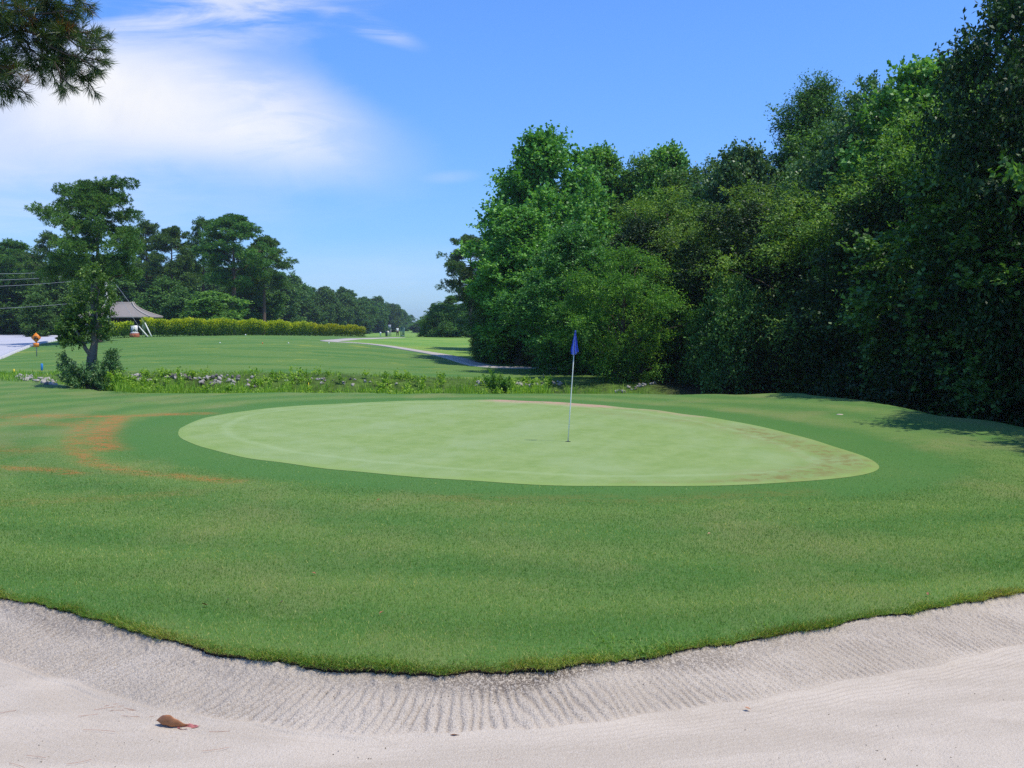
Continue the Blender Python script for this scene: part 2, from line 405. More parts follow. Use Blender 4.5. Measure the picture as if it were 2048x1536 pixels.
# ---- lawn material
def lawn_material():
    m, t, out = mat_new('turf')
    g = t.nodes.new('ShaderNodeNewGeometry'); pos = g.outputs['Position']
    dg = attr(t, 'dg')
    n1 = noise(t, mapping(t, pos, (1, 0.55, 1)), 0.55, 4, 0.6, 0.4)
    n2 = noise(t, pos, 3.1, 4, 0.65)
    n3 = noise(t, pos, 26, 4, 0.75)
    n4 = noise(t, mapping(t, pos, (1, 1, 1)), 120, 3, 0.8)
    dgw = mth(t, 'ADD', dg, mth(t, 'MULTIPLY', n1, 0.9))
    band = mth(t, 'ADD', mth(t, 'MULTIPLY', mth(t, 'SINE', mth(t, 'MULTIPLY', dgw, 3.1)), 0.5), 0.5)
    lush = (0.095, 0.215, 0.052); mid = (0.170, 0.270, 0.074); straw = (0.265, 0.280, 0.115)
    v = mth(t, 'ADD', mth(t, 'MULTIPLY', band, 0.45), mth(t, 'MULTIPLY', n2, 0.75))
    c = mixc(t, sstep(t, v, 0.25, 1.05), lush, mid)
    c = mixc(t, mth(t, 'MULTIPLY', sstep(t, n1, 0.44, 0.72), 0.62), c, straw)
    c = mixc(t, mth(t, 'MULTIPLY', sstep(t, n3, 0.50, 0.76), 0.50), c, (0.30, 0.28, 0.15))
    c = mixc(t, mth(t, 'MULTIPLY', sstep(t, n4, 0.42, 0.70), 0.35), c, (0.035, 0.11, 0.030))
    # collar
    col = mth(t, 'SUBTRACT', 1.0, sstep(t, mth(t, 'ADD', dg, mth(t, 'MULTIPLY', n2, 0.35)), 1.15, 1.75))
    c = mixc(t, mth(t, 'MULTIPLY', col, 0.85), c, mixc(t, n3, (0.060, 0.175, 0.038), (0.105, 0.230, 0.060)))
    # far field, fresher
    fl = attr(t, 'field')
    nf = noise(t, mapping(t, pos, (1, 0.5, 1)), 0.16, 5, 0.65, 0.6)
    fc = mixc(t, sstep(t, nf, 0.35, 0.65), (0.135, 0.285, 0.055), (0.235, 0.350, 0.075))
    c = mixc(t, fl, c, fc)
    tee = attr(t, 'tee')
    tb = noise(t, mapping(t, pos, (0.5, 1.5, 1)), 0.35, 5, 0.6, 0.5)
    teec = mixc(t, sstep(t, tb, 0.34, 0.62), (0.080, 0.195, 0.048), (0.145, 0.240, 0.062))
    teec = mixc(t, mth(t, 'MULTIPLY', sstep(t, noise(t, mapping(t, pos, (1, 1, 1), loc=(31, 7, 0)), 0.42, 6, 0.7), 0.57, 0.68), 0.65), teec, (0.30, 0.33, 0.06))
    c = mixc(t, tee, c, teec)
    # the ditch: soil and wild growth
    w = attr(t, 'wild')
    wc = mixc(t, sstep(t, n2, 0.35, 0.65), (0.050, 0.085, 0.020), (0.105, 0.180, 0.035))
    c = mixc(t, w, c, wc)
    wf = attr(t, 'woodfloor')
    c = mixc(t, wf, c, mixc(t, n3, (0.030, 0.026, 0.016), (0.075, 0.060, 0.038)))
    # scattered pine straw: curved drifts left of the green
    lt = attr(t, 'straw')
    sw = noise(t, mapping(t, pos, (0.9, 1.7, 1), (0, 0, 0.5)), 2.6, 6, 0.72, 0.9)
    k = mth(t, 'MULTIPLY', lt, mth(t, 'ADD', mth(t, 'MULTIPLY', sstep(t, sw, 0.40, 0.56), 1.7), 0.15))
    k = mth(t, 'MULTIPLY', k, sstep(t, noise(t, mapping(t, pos, (1, 1.6, 1)), 34, 5, 0.8), 0.42, 0.58), clamp=True)
    c = mixc(t, k, c, (0.50, 0.165, 0.055))
    c = mixc(t, 1.0, c, (0.93, 0.93, 0.79), 'MULTIPLY')
    b = bsdf(t, c, 0.85, 0.12, mth(t, 'ADD', n4, mth(t, 'MULTIPLY', n3, 1.6)), 0.55, 0.02)
    t.links.new(b.outputs[0], out.inputs[0]); return m
TURF = lawn_material()

def axis(core0, core1, step, lo, hi, grow=1.045, cap=60):
    a = list(np.arange(core0, core1 + step / 2, step))
    s = step
    while a[-1] < hi: s = min(s * grow, cap); a.append(a[-1] + s)
    s = step; b = [core0]
    while b[-1] > lo: s = min(s * grow, cap); b.append(b[-1] - s)
    return np.array(b[1:][::-1] + a)
xs = axis(-12, 12, 0.14, -1700, 1700)
ts = np.concatenate([[0, 0.02, 0.05, 0.09, 0.14, 0.2, 0.28, 0.37], axis(0.47, 30, 0.11, 0.47, 3000, 1.018, 60)])
ts = np.array(sorted(set(np.round(ts, 4))))
XX, TT = np.meshgrid(xs, ts, indexing='ij')
e1 = edge_y(XX); YY = e1 + TT
ZZ = lawn_z(XX, YY)
# rounded turf lip
ZZ = ZZ - .55 * lipdrop(XX) * np.exp(-TT / 0.04)
STRAWP = [(-80, 845, 1.6), (60, 838, 1.0), (170, 835, .8), (230, 838, 1.0), (330, 828, .55), (200, 870, .8), (215, 855, .7), (90, 900, .7), (160, 890, .6), (150, 915, .55), (200, 930, .55), (300, 945, .5), (90, 938, .6), (400, 950, .45),
          (480, 958, .35), (10, 870, .8)]
def straw_mask(x, y):
    # drifts follow three arcs
    arcs = [([(-60, 838), (60, 833), (170, 832), (260, 830), (330, 827), (400, 825)], 0.34, 0.75),
            ([(235, 832), (215, 850), (205, 866), (198, 884), (215, 902)], 0.26, 0.95),
            ([(175, 838), (160, 860), (148, 885), (155, 908), (190, 928), (260, 942), (350, 952), (460, 962)], 0.20, 0.62),
            ([(-40, 935), (60, 937), (110, 940), (150, 946)], 0.20, 0.6),
            ([(30, 845), (90, 845), (150, 850)], 0.4, 0.45), ([(-60, 900), (40, 905), (120, 900)], 0.5, 0.28),
            ([(900, 995), (1300, 1000), (1600, 985)], 0.35, 0.14), ([(-60, 1010), (150, 1000), (350, 985)], 0.35, 0.16)]
    out = np.zeros(x.shape)
    for pts, wd, amp in arcs:
        Pw = np.array([onz(u, v, 0)[:2] for u, v in pts]); d = np.full(x.shape, 1e9)
        for a, b in zip(Pw[:-1], Pw[1:]):
            ab = b - a; t = np.clip(((x - a[0]) * ab[0] + (y - a[1]) * ab[1]) / (ab @ ab), 0, 1)
            d = np.minimum(d, np.hypot(x - a[0] - t * ab[0], y - a[1] - t * ab[1]))
        out = np.maximum(out, amp * np.exp(-(d / wd) ** 2))
    return out
PATHPTS = [(1250, 790), (1120, 735), (1030, 737), (968, 733.5), (935, 724), (905, 715), (860, 706), (810, 698), (765, 691), (712, 686), (668, 684)]
PW = np.array([hit(u, v, 45)[:2] for u, v in PATHPTS[1:]])
PW = np.vstack([[9.0, 49.0], PW])
def masks(x, y):
    sh = x.shape; xf, yf = x.ravel(), y.ravel()
    dg = polydist(xf, yf, G)
    d = lipdist(xf, yf)
    endl = sst(-xf, 17, 22)
    wild = sst(d, -0.1, 0.6) * (1 - sst(yf + 0.5 * wav(xf, yf, 0.7, 4), 43.2, 44.6)) * (1 - endl)
    # which side of the cart path (to the right is the fresher field)
    px = np.interp(yf, PW[2:, 1][np.argsort(PW[2:, 1])], PW[2:, 0][np.argsort(PW[2:, 1])])
    u = 1024 + F * xf / np.maximum(yf, 30)
    field = sst(xf - px, -0.3, 0.6) * sst(yf, 50, 60)
    field = np.maximum(field, sst(yf, 130, 170) * sst(u, 620, 700))
    tee = (1 - field) * sst(yf, 42, 46)
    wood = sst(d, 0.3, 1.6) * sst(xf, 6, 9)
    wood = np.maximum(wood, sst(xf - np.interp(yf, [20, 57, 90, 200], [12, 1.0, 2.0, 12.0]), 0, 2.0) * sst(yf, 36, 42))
    st = straw_mask(xf, yf)
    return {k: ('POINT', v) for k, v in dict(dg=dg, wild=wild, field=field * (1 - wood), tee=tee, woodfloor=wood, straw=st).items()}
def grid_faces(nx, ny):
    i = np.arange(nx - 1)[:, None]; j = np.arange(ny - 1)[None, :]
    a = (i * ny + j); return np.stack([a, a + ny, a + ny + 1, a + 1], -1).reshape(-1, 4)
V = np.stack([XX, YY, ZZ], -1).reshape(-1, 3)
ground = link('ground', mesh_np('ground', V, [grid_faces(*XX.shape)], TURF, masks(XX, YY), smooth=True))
tag(ground, 'mown golf course turf of fairway, collar and rough', kind='structure')
# turf wall under the lip, and ground behind the bunker
SOIL = simple('soil', (0.085, 0.060, 0.038), 0.95, 0.1, 0.5, 30, 0.8)
xq = np.arange(-13, 13.001, 0.02); eq = edge_y(xq)
zl = lawn_z(xq, eq) - .55 * lipdrop(xq) - .004
Vq = np.concatenate([np.stack([xq, eq, zl], 1), np.stack([xq, eq + 0.03, zl - 0.05], 1), np.stack([xq, eq + 0.05, zl - 0.4], 1)])
nq = len(xq); Fq = np.concatenate([np.array([[r * nq + i, r * nq + i + 1, (r + 1) * nq + i + 1, (r + 1) * nq + i] for i in range(nq - 1)]) for r in range(2)])
tag(link('ground_soil_face', mesh_np('soil_face', Vq, [Fq], SOIL)), 'dark soil face under the turf lip of the bunker', kind='structure')
xb = axis(-14, 14, 1.0, -1800, 1800, 1.1); yb = -8.95 - np.concatenate([[0], np.cumsum(np.linspace(0.5, 20, 30))])
XB, YB = np.meshgrid(xb, yb[::-1], indexing='ij')
mb_ = masks(XB, YB)
tag(link('ground_behind', mesh_np('ground_behind', np.stack([XB, YB, np.full(XB.shape, 0.07)], -1).reshape(-1, 3), [grid_faces(*XB.shape)], TURF, mb_)), 'mown turf behind the bunker', kind='structure')

# ------------------------------------------------------------------ sand
def sand_material():
    m, t, out = mat_new('sand')
    g = t.nodes.new('ShaderNodeNewGeometry'); pos = g.outputs['Position']
    bd = attr(t, 'band'); damp = attr(t, 'damp')
    n1 = noise(t, mapping(t, pos, (0.6, 2.2, 1), (0, 0, 0.22)), 1.1, 5, 0.6, 0.5)
    n2 = noise(t, pos, 45, 4, 0.8); n3 = noise(t, pos, 170, 2, 0.8)
    n4 = noise(t, pos, 95, 2, 0.7)
    c = mixc(t, sstep(t, n1, 0.35, 0.65), (0.500, 0.420, 0.318), (0.585, 0.497, 0.385))
    c = mixc(t, mth(t, 'MULTIPLY', sstep(t, n3, 0.48, 0.62), mth(t, 'ADD', mth(t, 'MULTIPLY', bd, 0.10), 0.25)), c, (0.24, 0.185, 0.14))
    c = mixc(t, mth(t, 'MULTIPLY', sstep(t, n4, 0.53, 0.64), mth(t, 'ADD', mth(t, 'MULTIPLY', bd, 0.30), 0.20)), c, (0.25, 0.20, 0.15))
    c = mixc(t, mth(t, 'MULTIPLY', sstep(t, mth(t, 'SUBTRACT', 1.0, n3), 0.52, 0.66), 0.5), c, (0.66, 0.60, 0.55))
    c = mixc(t, mth(t, 'MULTIPLY', attr(t, 'groove'), mth(t, 'ADD', mth(t, 'MULTIPLY', sstep(t, n4, 0.40, 0.58), 0.50), 0.10)), c, (0.24, 0.19, 0.145))  # grooves darkened by colour to back their weak shading, with dark crumbs
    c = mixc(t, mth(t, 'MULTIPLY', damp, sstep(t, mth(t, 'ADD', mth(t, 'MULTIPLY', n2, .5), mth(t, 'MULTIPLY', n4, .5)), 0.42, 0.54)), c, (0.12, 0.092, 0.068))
    h = mth(t, 'ADD', mth(t, 'MULTIPLY', n2, mth(t, 'ADD', mth(t, 'MULTIPLY', bd, .35), 0.35)), mth(t, 'MULTIPLY', n4, mth(t, 'ADD', mth(t, 'MULTIPLY', bd, .5), 0.7)))
    b = bsdf(t, c, 0.95, 0.1, h, 0.75, 0.014)
    t.links.new(b.outputs[0], out.inputs[0]); return m
SAND = sand_material()
sx = np.concatenate([np.arange(-13.2, -5.6, 0.06), np.arange(-5.6, 5.6, 0.0075), np.arange(5.6, 13.3, 0.06)])
st_ = np.concatenate([[-0.06, -0.03], np.arange(0, 0.80, 0.0085), np.arange(0.80, 1.5, 0.017), np.arange(1.5, 4, 0.05), np.linspace(4, 18.6, 30)])
SX, ST = np.meshgrid(sx, st_, indexing='ij')
tw = smooth_tab(TP[:, 0], TP[:, 1], np.clip(SX, TP[0, 0], TP[-1, 0]), 0.3)
ed = edge_y(SX); er = edge_raw(SX)
bw = np.clip(er - tw, 0.25, 0.9)            # horizontal width of the raked face along y
bw = bw + 0.02 * np.sin(SX * 5) + 0.012 * np.sin(SX * 13.7)
SY = np.maximum(er + (ed - er) * np.exp(-np.maximum(ST, 0) / .05) - ST, -9.0)
q = ST / bw
z0_ = ZE - lipdrop(SX) + .012
zs = np.where(q < 1, z0_ + (ZF - z0_) * (q * 1.0), ZF)
zs = np.where(q >= 1, ZF - 0.02 * (1 - np.exp(-(q - 1) * 0.8)), zs)
# rake grooves run down the face, at right angles to the edge
slope = np.gradient(er[:, 0], sx)
_sm = np.interp(np.arange(-14, 14, .05), sx, slope)
_kk = np.hanning(33); _sm = np.convolve(_sm, _kk / _kk.sum(), 'same'); slope = np.interp(sx, np.arange(-14, 14, .05), _sm)
arc = np.concatenate([[0], np.cumsum(np.hypot(np.diff(sx), np.diff(er[:, 0])))])
ax_ = np.interp(sx, sx, arc)[:, None]
# shift the groove phase with depth so that grooves follow the edge normal
nrm = (slope / np.sqrt(1 + slope ** 2) * 1.75)[:, None]
ph = (ax_ - ST * nrm * 1.0)
rg = np.random.RandomState(3)
nz = lambda a, b, s, k: np.sin(a * s + np.sin(b * s * 0.7 + k) * 1.3 + k) * np.cos(b * s * 1.1 + np.sin(a * s * 0.6) + k * 2)
gv = (0.5 + 0.5 * np.cos(2 * math.pi * (ph / 0.054 + 0.45 * np.sin(ph * 3.1 + ST) + 0.20 * np.sin(ph * 17 + ST * 9) + .25 * np.sin(ph * 7 + ST * 5) + .12 * np.sin(ph * 43 + ST * 21)))) ** 2.6
am = 0.0145 * (0.40 + 0.60 * (0.5 + 0.5 * nz(ph, ST * 1.6, 5.3, 1.0)))
inb = sst(q, 0.16, 0.38) * (1 - sst(q, 0.93, 1.03))
zs = zs - gv * am * inb
rough = rg.normal(0, 1, SX.shape)
rough = (rough + np.roll(rough, 1, 0) + np.roll(rough, 1, 1) + np.roll(np.roll(rough, 1, 0), 1, 1)) / 2
zs = zs + rough * (0.0011 * (1 - sst(q, 0.9, 1.05)) + 0.0005) * (np.abs(SX) < 5.6)
clod = np.maximum(0, nz(SX, ST, 23, 0.3) * nz(SX, ST, 41, 2.0)) * 0.018
zs = zs + clod * (1 - sst(q, 0.18, 0.42)) * sst(q, 0.0, 0.06)
# faint rake lines along the floor, parallel with the face; small ridge at the toe
fl = sst(q, 1.0, 1.1)
zs = zs + fl * 0.0030 * np.sin(2 * math.pi * (ST - bw) / 0.055 + 1.5 * np.sin(SX * 1.3)) * (0.3 + 0.7 * (0.5 + 0.5 * nz(SX * 0.5, ST, 2.1, 0.5)))
zs = zs + 0.010 * np.exp(-((q - 1.06) / 0.05) ** 2)
zs = zs + fl * (0.014 * wav(SX, ST, 1.7, 4) + .006 * wav(SX, ST * 2.2, 3.1, 1))
groovem = np.clip(gv * inb * (0.12 + 0.88 * np.clip(0.5 + 0.5 * nz(ph, ST * 1.6, 5.3, 1.0) + .35 * nz(ph, ST, 17, 3.0), 0, 1)), 0, 1)
zs = zs - .05 * (ST < -.001)
bandm = 1 - sst(q + .05 * nz(SX, ST, 6, 2), 0.86, 1.10)
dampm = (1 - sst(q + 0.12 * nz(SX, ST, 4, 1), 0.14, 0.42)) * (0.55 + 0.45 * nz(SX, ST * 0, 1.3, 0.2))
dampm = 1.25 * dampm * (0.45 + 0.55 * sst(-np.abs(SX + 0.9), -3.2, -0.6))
Vs = np.stack([SX, SY, zs], -1).reshape(-1, 3)
sand = link('sand', mesh_np('sand', Vs, [grid_faces(*SX.shape)[:, ::-1]], SAND, {'band': ('POINT', bandm.ravel()), 'groove': ('POINT', groovem.ravel()), 'damp': ('POINT', np.clip(dampm, 0, 1).ravel())}, smooth=True))
tag(sand, 'pale raked sand of the bunker in the foreground', kind='structure')

# ------------------------------------------------------------------ putting green
def green_material():
    m, t, out = mat_new('putting_turf')
    g = t.nodes.new('ShaderNodeNewGeometry'); pos = g.outputs['Position']
    dg = attr(t, 'dg'); wear = attr(t, 'wear'); bare = attr(t, 'bare')
    n1 = noise(t, mapping(t, pos, (1, 0.6, 1)), 0.6, 4, 0.6, 0.5)
    n2 = noise(t, mapping(t, pos, (1, 0.7, 1)), 4.0, 4, 0.65); n3 = noise(t, pos, 60, 3, 0.8)
    sx_ = nd(t, 'ShaderNodeSeparateXYZ'); t.links.new(pos, sx_.inputs[0])
    dirn = mth(t, 'ADD', mth(t, 'MULTIPLY', sx_.outputs[0], 1.6), mth(t, 'MULTIPLY', sx_.outputs[1], 2.4))
    stripe = mth(t, 'ADD', mth(t, 'MULTIPLY', mth(t, 'SINE', mth(t, 'ADD', mth(t, 'MULTIPLY', dirn, 1.7), mth(t, 'MULTIPLY', n1, 2.0))), 0.5), 0.5)
    c = mixc(t, mth(t, 'ADD', mth(t, 'MULTIPLY', stripe, 0.16), mth(t, 'MULTIPLY', sstep(t, n2, 0.3, 0.7), 0.5)), (0.185, 0.290, 0.076), (0.265, 0.365, 0.128))
    c = mixc(t, mth(t, 'MULTIPLY', sstep(t, n1, 0.42, 0.68), 0.55), c, (0.265, 0.365, 0.165))
    c = mixc(t, mth(t, 'MULTIPLY', sstep(t, n3, 0.5, 0.8), 0.30), c, (0.150, 0.270, 0.075))
    rim = sstep(t, dg, -0.28, -0.05)
    c = mixc(t, mth(t, 'MULTIPLY', rim, 0.6), c, (0.215, 0.330, 0.080))
    sp2 = mth(t, 'ADD', mth(t, 'MULTIPLY', sx_.outputs[0], 4.2), mth(t, 'MULTIPLY', sx_.outputs[1], -1.9))
    st2 = sstep(t, mth(t, 'SINE', mth(t, 'ADD', mth(t, 'MULTIPLY', sp2, 1.35), mth(t, 'MULTIPLY', n1, 1.4))), -0.5, 0.5)
    c = mixc(t, mth(t, 'MULTIPLY', st2, 0.08), c, (0.34, 0.43, 0.20))
    inr = mth(t, 'MULTIPLY', sstep(t, dg, -1.15, -0.95), mth(t, 'SUBTRACT', 1.0, sstep(t, dg, -0.95, -0.75)))
    c = mixc(t, mth(t, 'MULTIPLY', inr, 0.25), c, (0.35, 0.46, 0.24))
    c = mixc(t, mth(t, 'MULTIPLY', wear, mth(t, 'ADD', mth(t, 'MULTIPLY', sstep(t, n2, 0.42, 0.62), 0.75), 0.18)), c, (0.190, 0.180, 0.052))
    c = mixc(t, mth(t, 'MULTIPLY', bare, sstep(t, n2, 0.30, 0.5)), c, (0.42, 0.29, 0.20))
    c = mixc(t, 1.0, c, (1.06, 1.00, 0.98), 'MULTIPLY')
    b = bsdf(t, c, 0.8, 0.15, n3, 0.25, 0.006)
    t.links.new(b.outputs[0], out.inputs[0]); return m
GREENM = green_material()
gc = np.array([0.4, 20.0]); rings = np.concatenate([np.linspace(0.02, 0.9, 60), np.linspace(0.91, 1.0, 16)])
gv_ = np.array([gc + (p - gc) * r for p in G for r in rings])
def polyline_mask(x, y, pts, wd):
    Pw = np.array([onz(u, v, 0)[:2] for u, v in pts]); d = np.full(x.shape, 1e9)
    for a, b in zip(Pw[:-1], Pw[1:]):
        ab = b - a; t = np.clip(((x - a[0]) * ab[0] + (y - a[1]) * ab[1]) / (ab @ ab), 0, 1)
        d = np.minimum(d, np.hypot(x - a[0] - t * ab[0], y - a[1] - t * ab[1]))
    return np.exp(-(d / wd) ** 2)
gx, gy = gv_[:, 0], gv_[:, 1]
gdg = polydist(gx, gy, G)
wear = np.clip(polyline_mask(gx, gy, [(1500, 862), (1580, 885), (1660, 905), (1700, 925), (1640, 945), (1540, 955)], 0.55) * 0.9
       + polyline_mask(gx, gy, [(1540, 958), (1400, 965), (1250, 966)], 0.16) * 0.5 + polyline_mask(gx, gy, [(1200, 825), (1320, 840), (1450, 855)], 0.5) * 0.4, 0, 1)
bare = np.clip(polyline_mask(gx, gy, [(1005, 803), (1100, 807), (1190, 813)], 0.5) * 1.0 + polyline_mask(gx, gy, [(1190, 814), (1300, 822), (1400, 836)], 0.25) * 0.45, 0, 1)
gz = terrain(gx, gy) + 0.014 * sst(-gdg, 0.0, 0.12) + 0.004
ng, nr = len(G), len(rings)
ii = np.arange(ng)[:, None]; jj = np.arange(nr - 1)[None, :]
a = ii * nr + jj; b = ((ii + 1) % ng) * nr + jj
gf = np.stack([a, a + 1, b + 1, b], -1).reshape(-1, 4)
cidx = len(gx)
GV = np.concatenate([np.stack([gx, gy, gz], 1), [[gc[0], gc[1], tz(*gc) + 0.018]]])
cf = np.array([[cidx, i * nr, ((i + 1) % ng) * nr] for i in range(ng)])
att = {'dg': ('POINT', np.append(gdg, -5)), 'wear': ('POINT', np.append(wear, 0)), 'bare': ('POINT', np.append(bare, 0))}
tag(link('putting_green', mesh_np('putting_green', GV, [gf, cf], GREENM, att, smooth=True)), 'pale close-mown oval putting green', kind='structure')

# ------------------------------------------------------------------ grass blades near the bunker
BLADE = leafmat('grass_blade', (0.054, 0.148, 0.030), (0.172, 0.310, 0.068), (0.560, 0.530, 0.250), 0.6, 0.35, 0.25, brown=(.14, .085, .04))
def blades(rg, n, edge=False):
    if edge:
        x = rg.uniform(-5.6, 5.6, n); t = np.abs(rg.normal(0, 0.06, n)) - 0.012
        y = edge_y(x) + t
    else:
        y = np.exp(rg.uniform(math.log(5.9), math.log(24), n)); x = rg.uniform(-0.56, 0.56, n) * y + rg.uniform(-.3, .3, n)
        k = (y > edge_y(x)); x, y = x[k], y[k]
        dd = polydist(x, y, G); k = (dd > 0.02) & (rg.rand(len(x)) < 1 - .75 * (1 - sst(dd, 1.0, 1.5))); x, y = x[k], y[k]
    n = len(x)
    z = lawn_z(x, y) - .5 * lipdrop(x) * np.exp(-(y - edge_y(x)) / 0.04) - 0.003
    fade = 1 - sst(y, 11, 23) * .85
    h = rg.uniform(.012, .030, n) * fade; w = .00042 * y * rg.uniform(.7, 1.4, n)
    if edge: h = rg.uniform(.02, .060, n) * (.72 + .28 * np.sin(x * 4 + np.sin(x * 11))); w = rg.uniform(.0025, .0045, n)
    th = rg.uniform(0, 2 * math.pi, n); ln = rg.uniform(0.1, 1.0, n) * h
    lx, ly = np.cos(th) * ln, np.sin(th) * ln
    if edge: ly -= rg.uniform(0.0, 1.3, n) * h * 0.8; h = h * rg.uniform(-.25, 1, n)
    ph = rg.uniform(0, math.pi, n); wx, wy = np.cos(ph) * w / 2, np.sin(ph) * w / 2
    V = np.empty((n, 3, 3))
    V[:, 0] = np.stack([x - wx, y - wy, z], 1); V[:, 1] = np.stack([x + wx, y + wy, z], 1)
    V[:, 2] = np.stack([x + lx, y + ly, z + h], 1)
    pat = 0.5 + 0.5 * np.sin(x * 1.1 + np.sin(y * 1.9) * 1.8) * np.cos(y * 3.4 + x * 0.3 + np.sin(x * .9))
    pat2 = .5 + .5 * np.sin(y * 4.1 + np.sin(x * 1.3) + x * .2)
    tone = np.clip(rg.uniform(0.05, 0.60, n) + 0.22 * (pat - 0.5) + .14 * (pat2 - .5) + (rg.uniform(0, 1, n) < 0.10 + 0.16 * pat * pat2 + (.22 if edge else 0)) * 0.5, 0, 1)
    tone = np.minimum(tone, .96)
    if edge: tone = np.where(rg.rand(n) < .08 + .22 * np.maximum(0, np.sin(x * 3.1 + 2)) ** 2, 1.0, tone)
    return V.reshape(-1, 3), tone
rg = np.random.RandomState(11); vs, tn = [], []
v_, t_ = blades(rg, 620000); vs.append(v_); tn.append(t_)
v_, t_ = blades(rg, 95000, edge=True); vs.append(v_); tn.append(t_)
# coarse crabgrass by the lip
for cu, cv, k in ((1230, 1290, 60), (1330, 1295, 70), (1190, 1310, 40), (1290, 1310, 40), (770, 1340, 30), (1530, 1262, 25)):
    c0 = onz(cu, cv, 0.09)
    n = k; x = c0[0] + rg.normal(0, .09, n); y = np.maximum(c0[1] + rg.normal(0, .07, n), edge_y(x) + 0.02); z = lawn_z(x, y)
    th = rg.uniform(0, 2 * math.pi, n); ln = rg.uniform(.02, .065, n); h = rg.uniform(.012, .04, n); w = 0.004
    V_ = np.empty((n, 3, 3))
    V_[:, 0] = np.stack([x - np.sin(th) * w, y + np.cos(th) * w, z], 1); V_[:, 1] = np.stack([x + np.sin(th) * w, y - np.cos(th) * w, z], 1)
    V_[:, 2] = np.stack([x + np.cos(th) * ln, y + np.sin(th) * ln, z + h], 1)
    vs.append(V_.reshape(-1, 3)); tn.append(rg.uniform(.3, .7, n))
BV = np.concatenate(vs); BT = np.concatenate(tn)
gr = link('grass', mesh_np('grass', BV, [np.arange(len(BV)).reshape(-1, 3)], BLADE, {'tone': ('FACE', BT)}))
tag(gr, 'short green grass blades of the rough along the bunker edge', kind='stuff')

# ------------------------------------------------------------------ foliage generators
def unit(v): return v / (np.linalg.norm(v, axis=-1, keepdims=True) + 1e-9)
def leaf_quads(c, d, nrm, ln, wd):
    """rhombic leaves from base c along d, with normal nrm"""
    s = unit(np.cross(d, nrm)); nn = unit(np.cross(s, d))
    ln = ln[:, None]; wd = wd[:, None]
    V = np.empty((len(c), 4, 3))
    V[:, 0] = c; V[:, 1] = c + d * ln * .45 + s * wd * .5 + nn * wd * .12
    V[:, 2] = c + d * ln - nn * ln * .12; V[:, 3] = c + d * ln * .45 - s * wd * .5 + nn * wd * .12
    return V.reshape(-1, 3)
def leaf_mesh(name, Vs, tone, mat):
    V = np.concatenate(Vs); return mesh_np(name, V, [np.arange(len(V)).reshape(-1, 4)], mat, {'tone': ('FACE', np.concatenate(tone))})
def clumps(rg, C, Dr, size, twigs, per, leaf, aspect=0.62, droop=0.0, flat=0.5, up=0.35):
    """C clump centres, Dr outward directions -> sprays of leaves"""
    n = len(C)
    b = np.repeat(C, twigs, 0); dr = np.repeat(Dr, twigs, 0)
    td = unit(dr * 0.9 + rg.normal(0, 0.75, b.shape) + np.array([0, 0, up]))
    tl = size * rg.uniform(0.45, 1.15, len(b))
    bt = b + rg.normal(0, 0.16, b.shape) * size
    t = np.tile(np.linspace(0.12, 1.0, per), len(b)) + rg.uniform(-.05, .05, len(b) * per)
    B = np.repeat(bt, per, 0); TD = np.repeat(td, per, 0); TL = np.repeat(tl, per)
    pos = B + TD * (TL * t)[:, None]
    pos[:, 2] -= droop * size * t ** 2
    pos += rg.normal(0, 0.045, pos.shape) * size
    ld = unit(TD * 0.7 + rg.normal(0, 0.75, pos.shape) + np.array([0, 0, -0.15]))
    nr = unit(rg.normal(0, 1, pos.shape) * (1 - flat) + np.array([0, 0, 1.0]) * flat + TD * .25)
    ln = leaf * rg.uniform(0.7, 1.25, len(pos))
    tone_c = np.repeat(np.repeat(rg.uniform(-.18, .18, n), twigs), per)
    tone = np.clip(rg.uniform(0.1, 0.9, len(pos)) + tone_c, 0, 0.96)
    tone = np.where(rg.uniform(0, 1, len(pos)) < .004, 1.0, tone)
    return leaf_quads(pos, ld, nr, ln, ln * aspect), tone
def limb(mb, a, b, r0, r1, rg, seg=6, sag=0.0, n=6):
    t = np.linspace(0, 1, seg + 1)[:, None]; a = np.array(a, float); b = np.array(b, float)
    p = a * (1 - t) + b * t; L_ = np.linalg.norm(b - a)
    p[1:-1] += rg.normal(0, 0.035 * L_, (seg - 1, 3)); p[:, 2] += (np.sin(t[:, 0] * math.pi)) * sag * L_
    mb.tube(p, np.linspace(r0, r1, seg + 1), n)
    return p
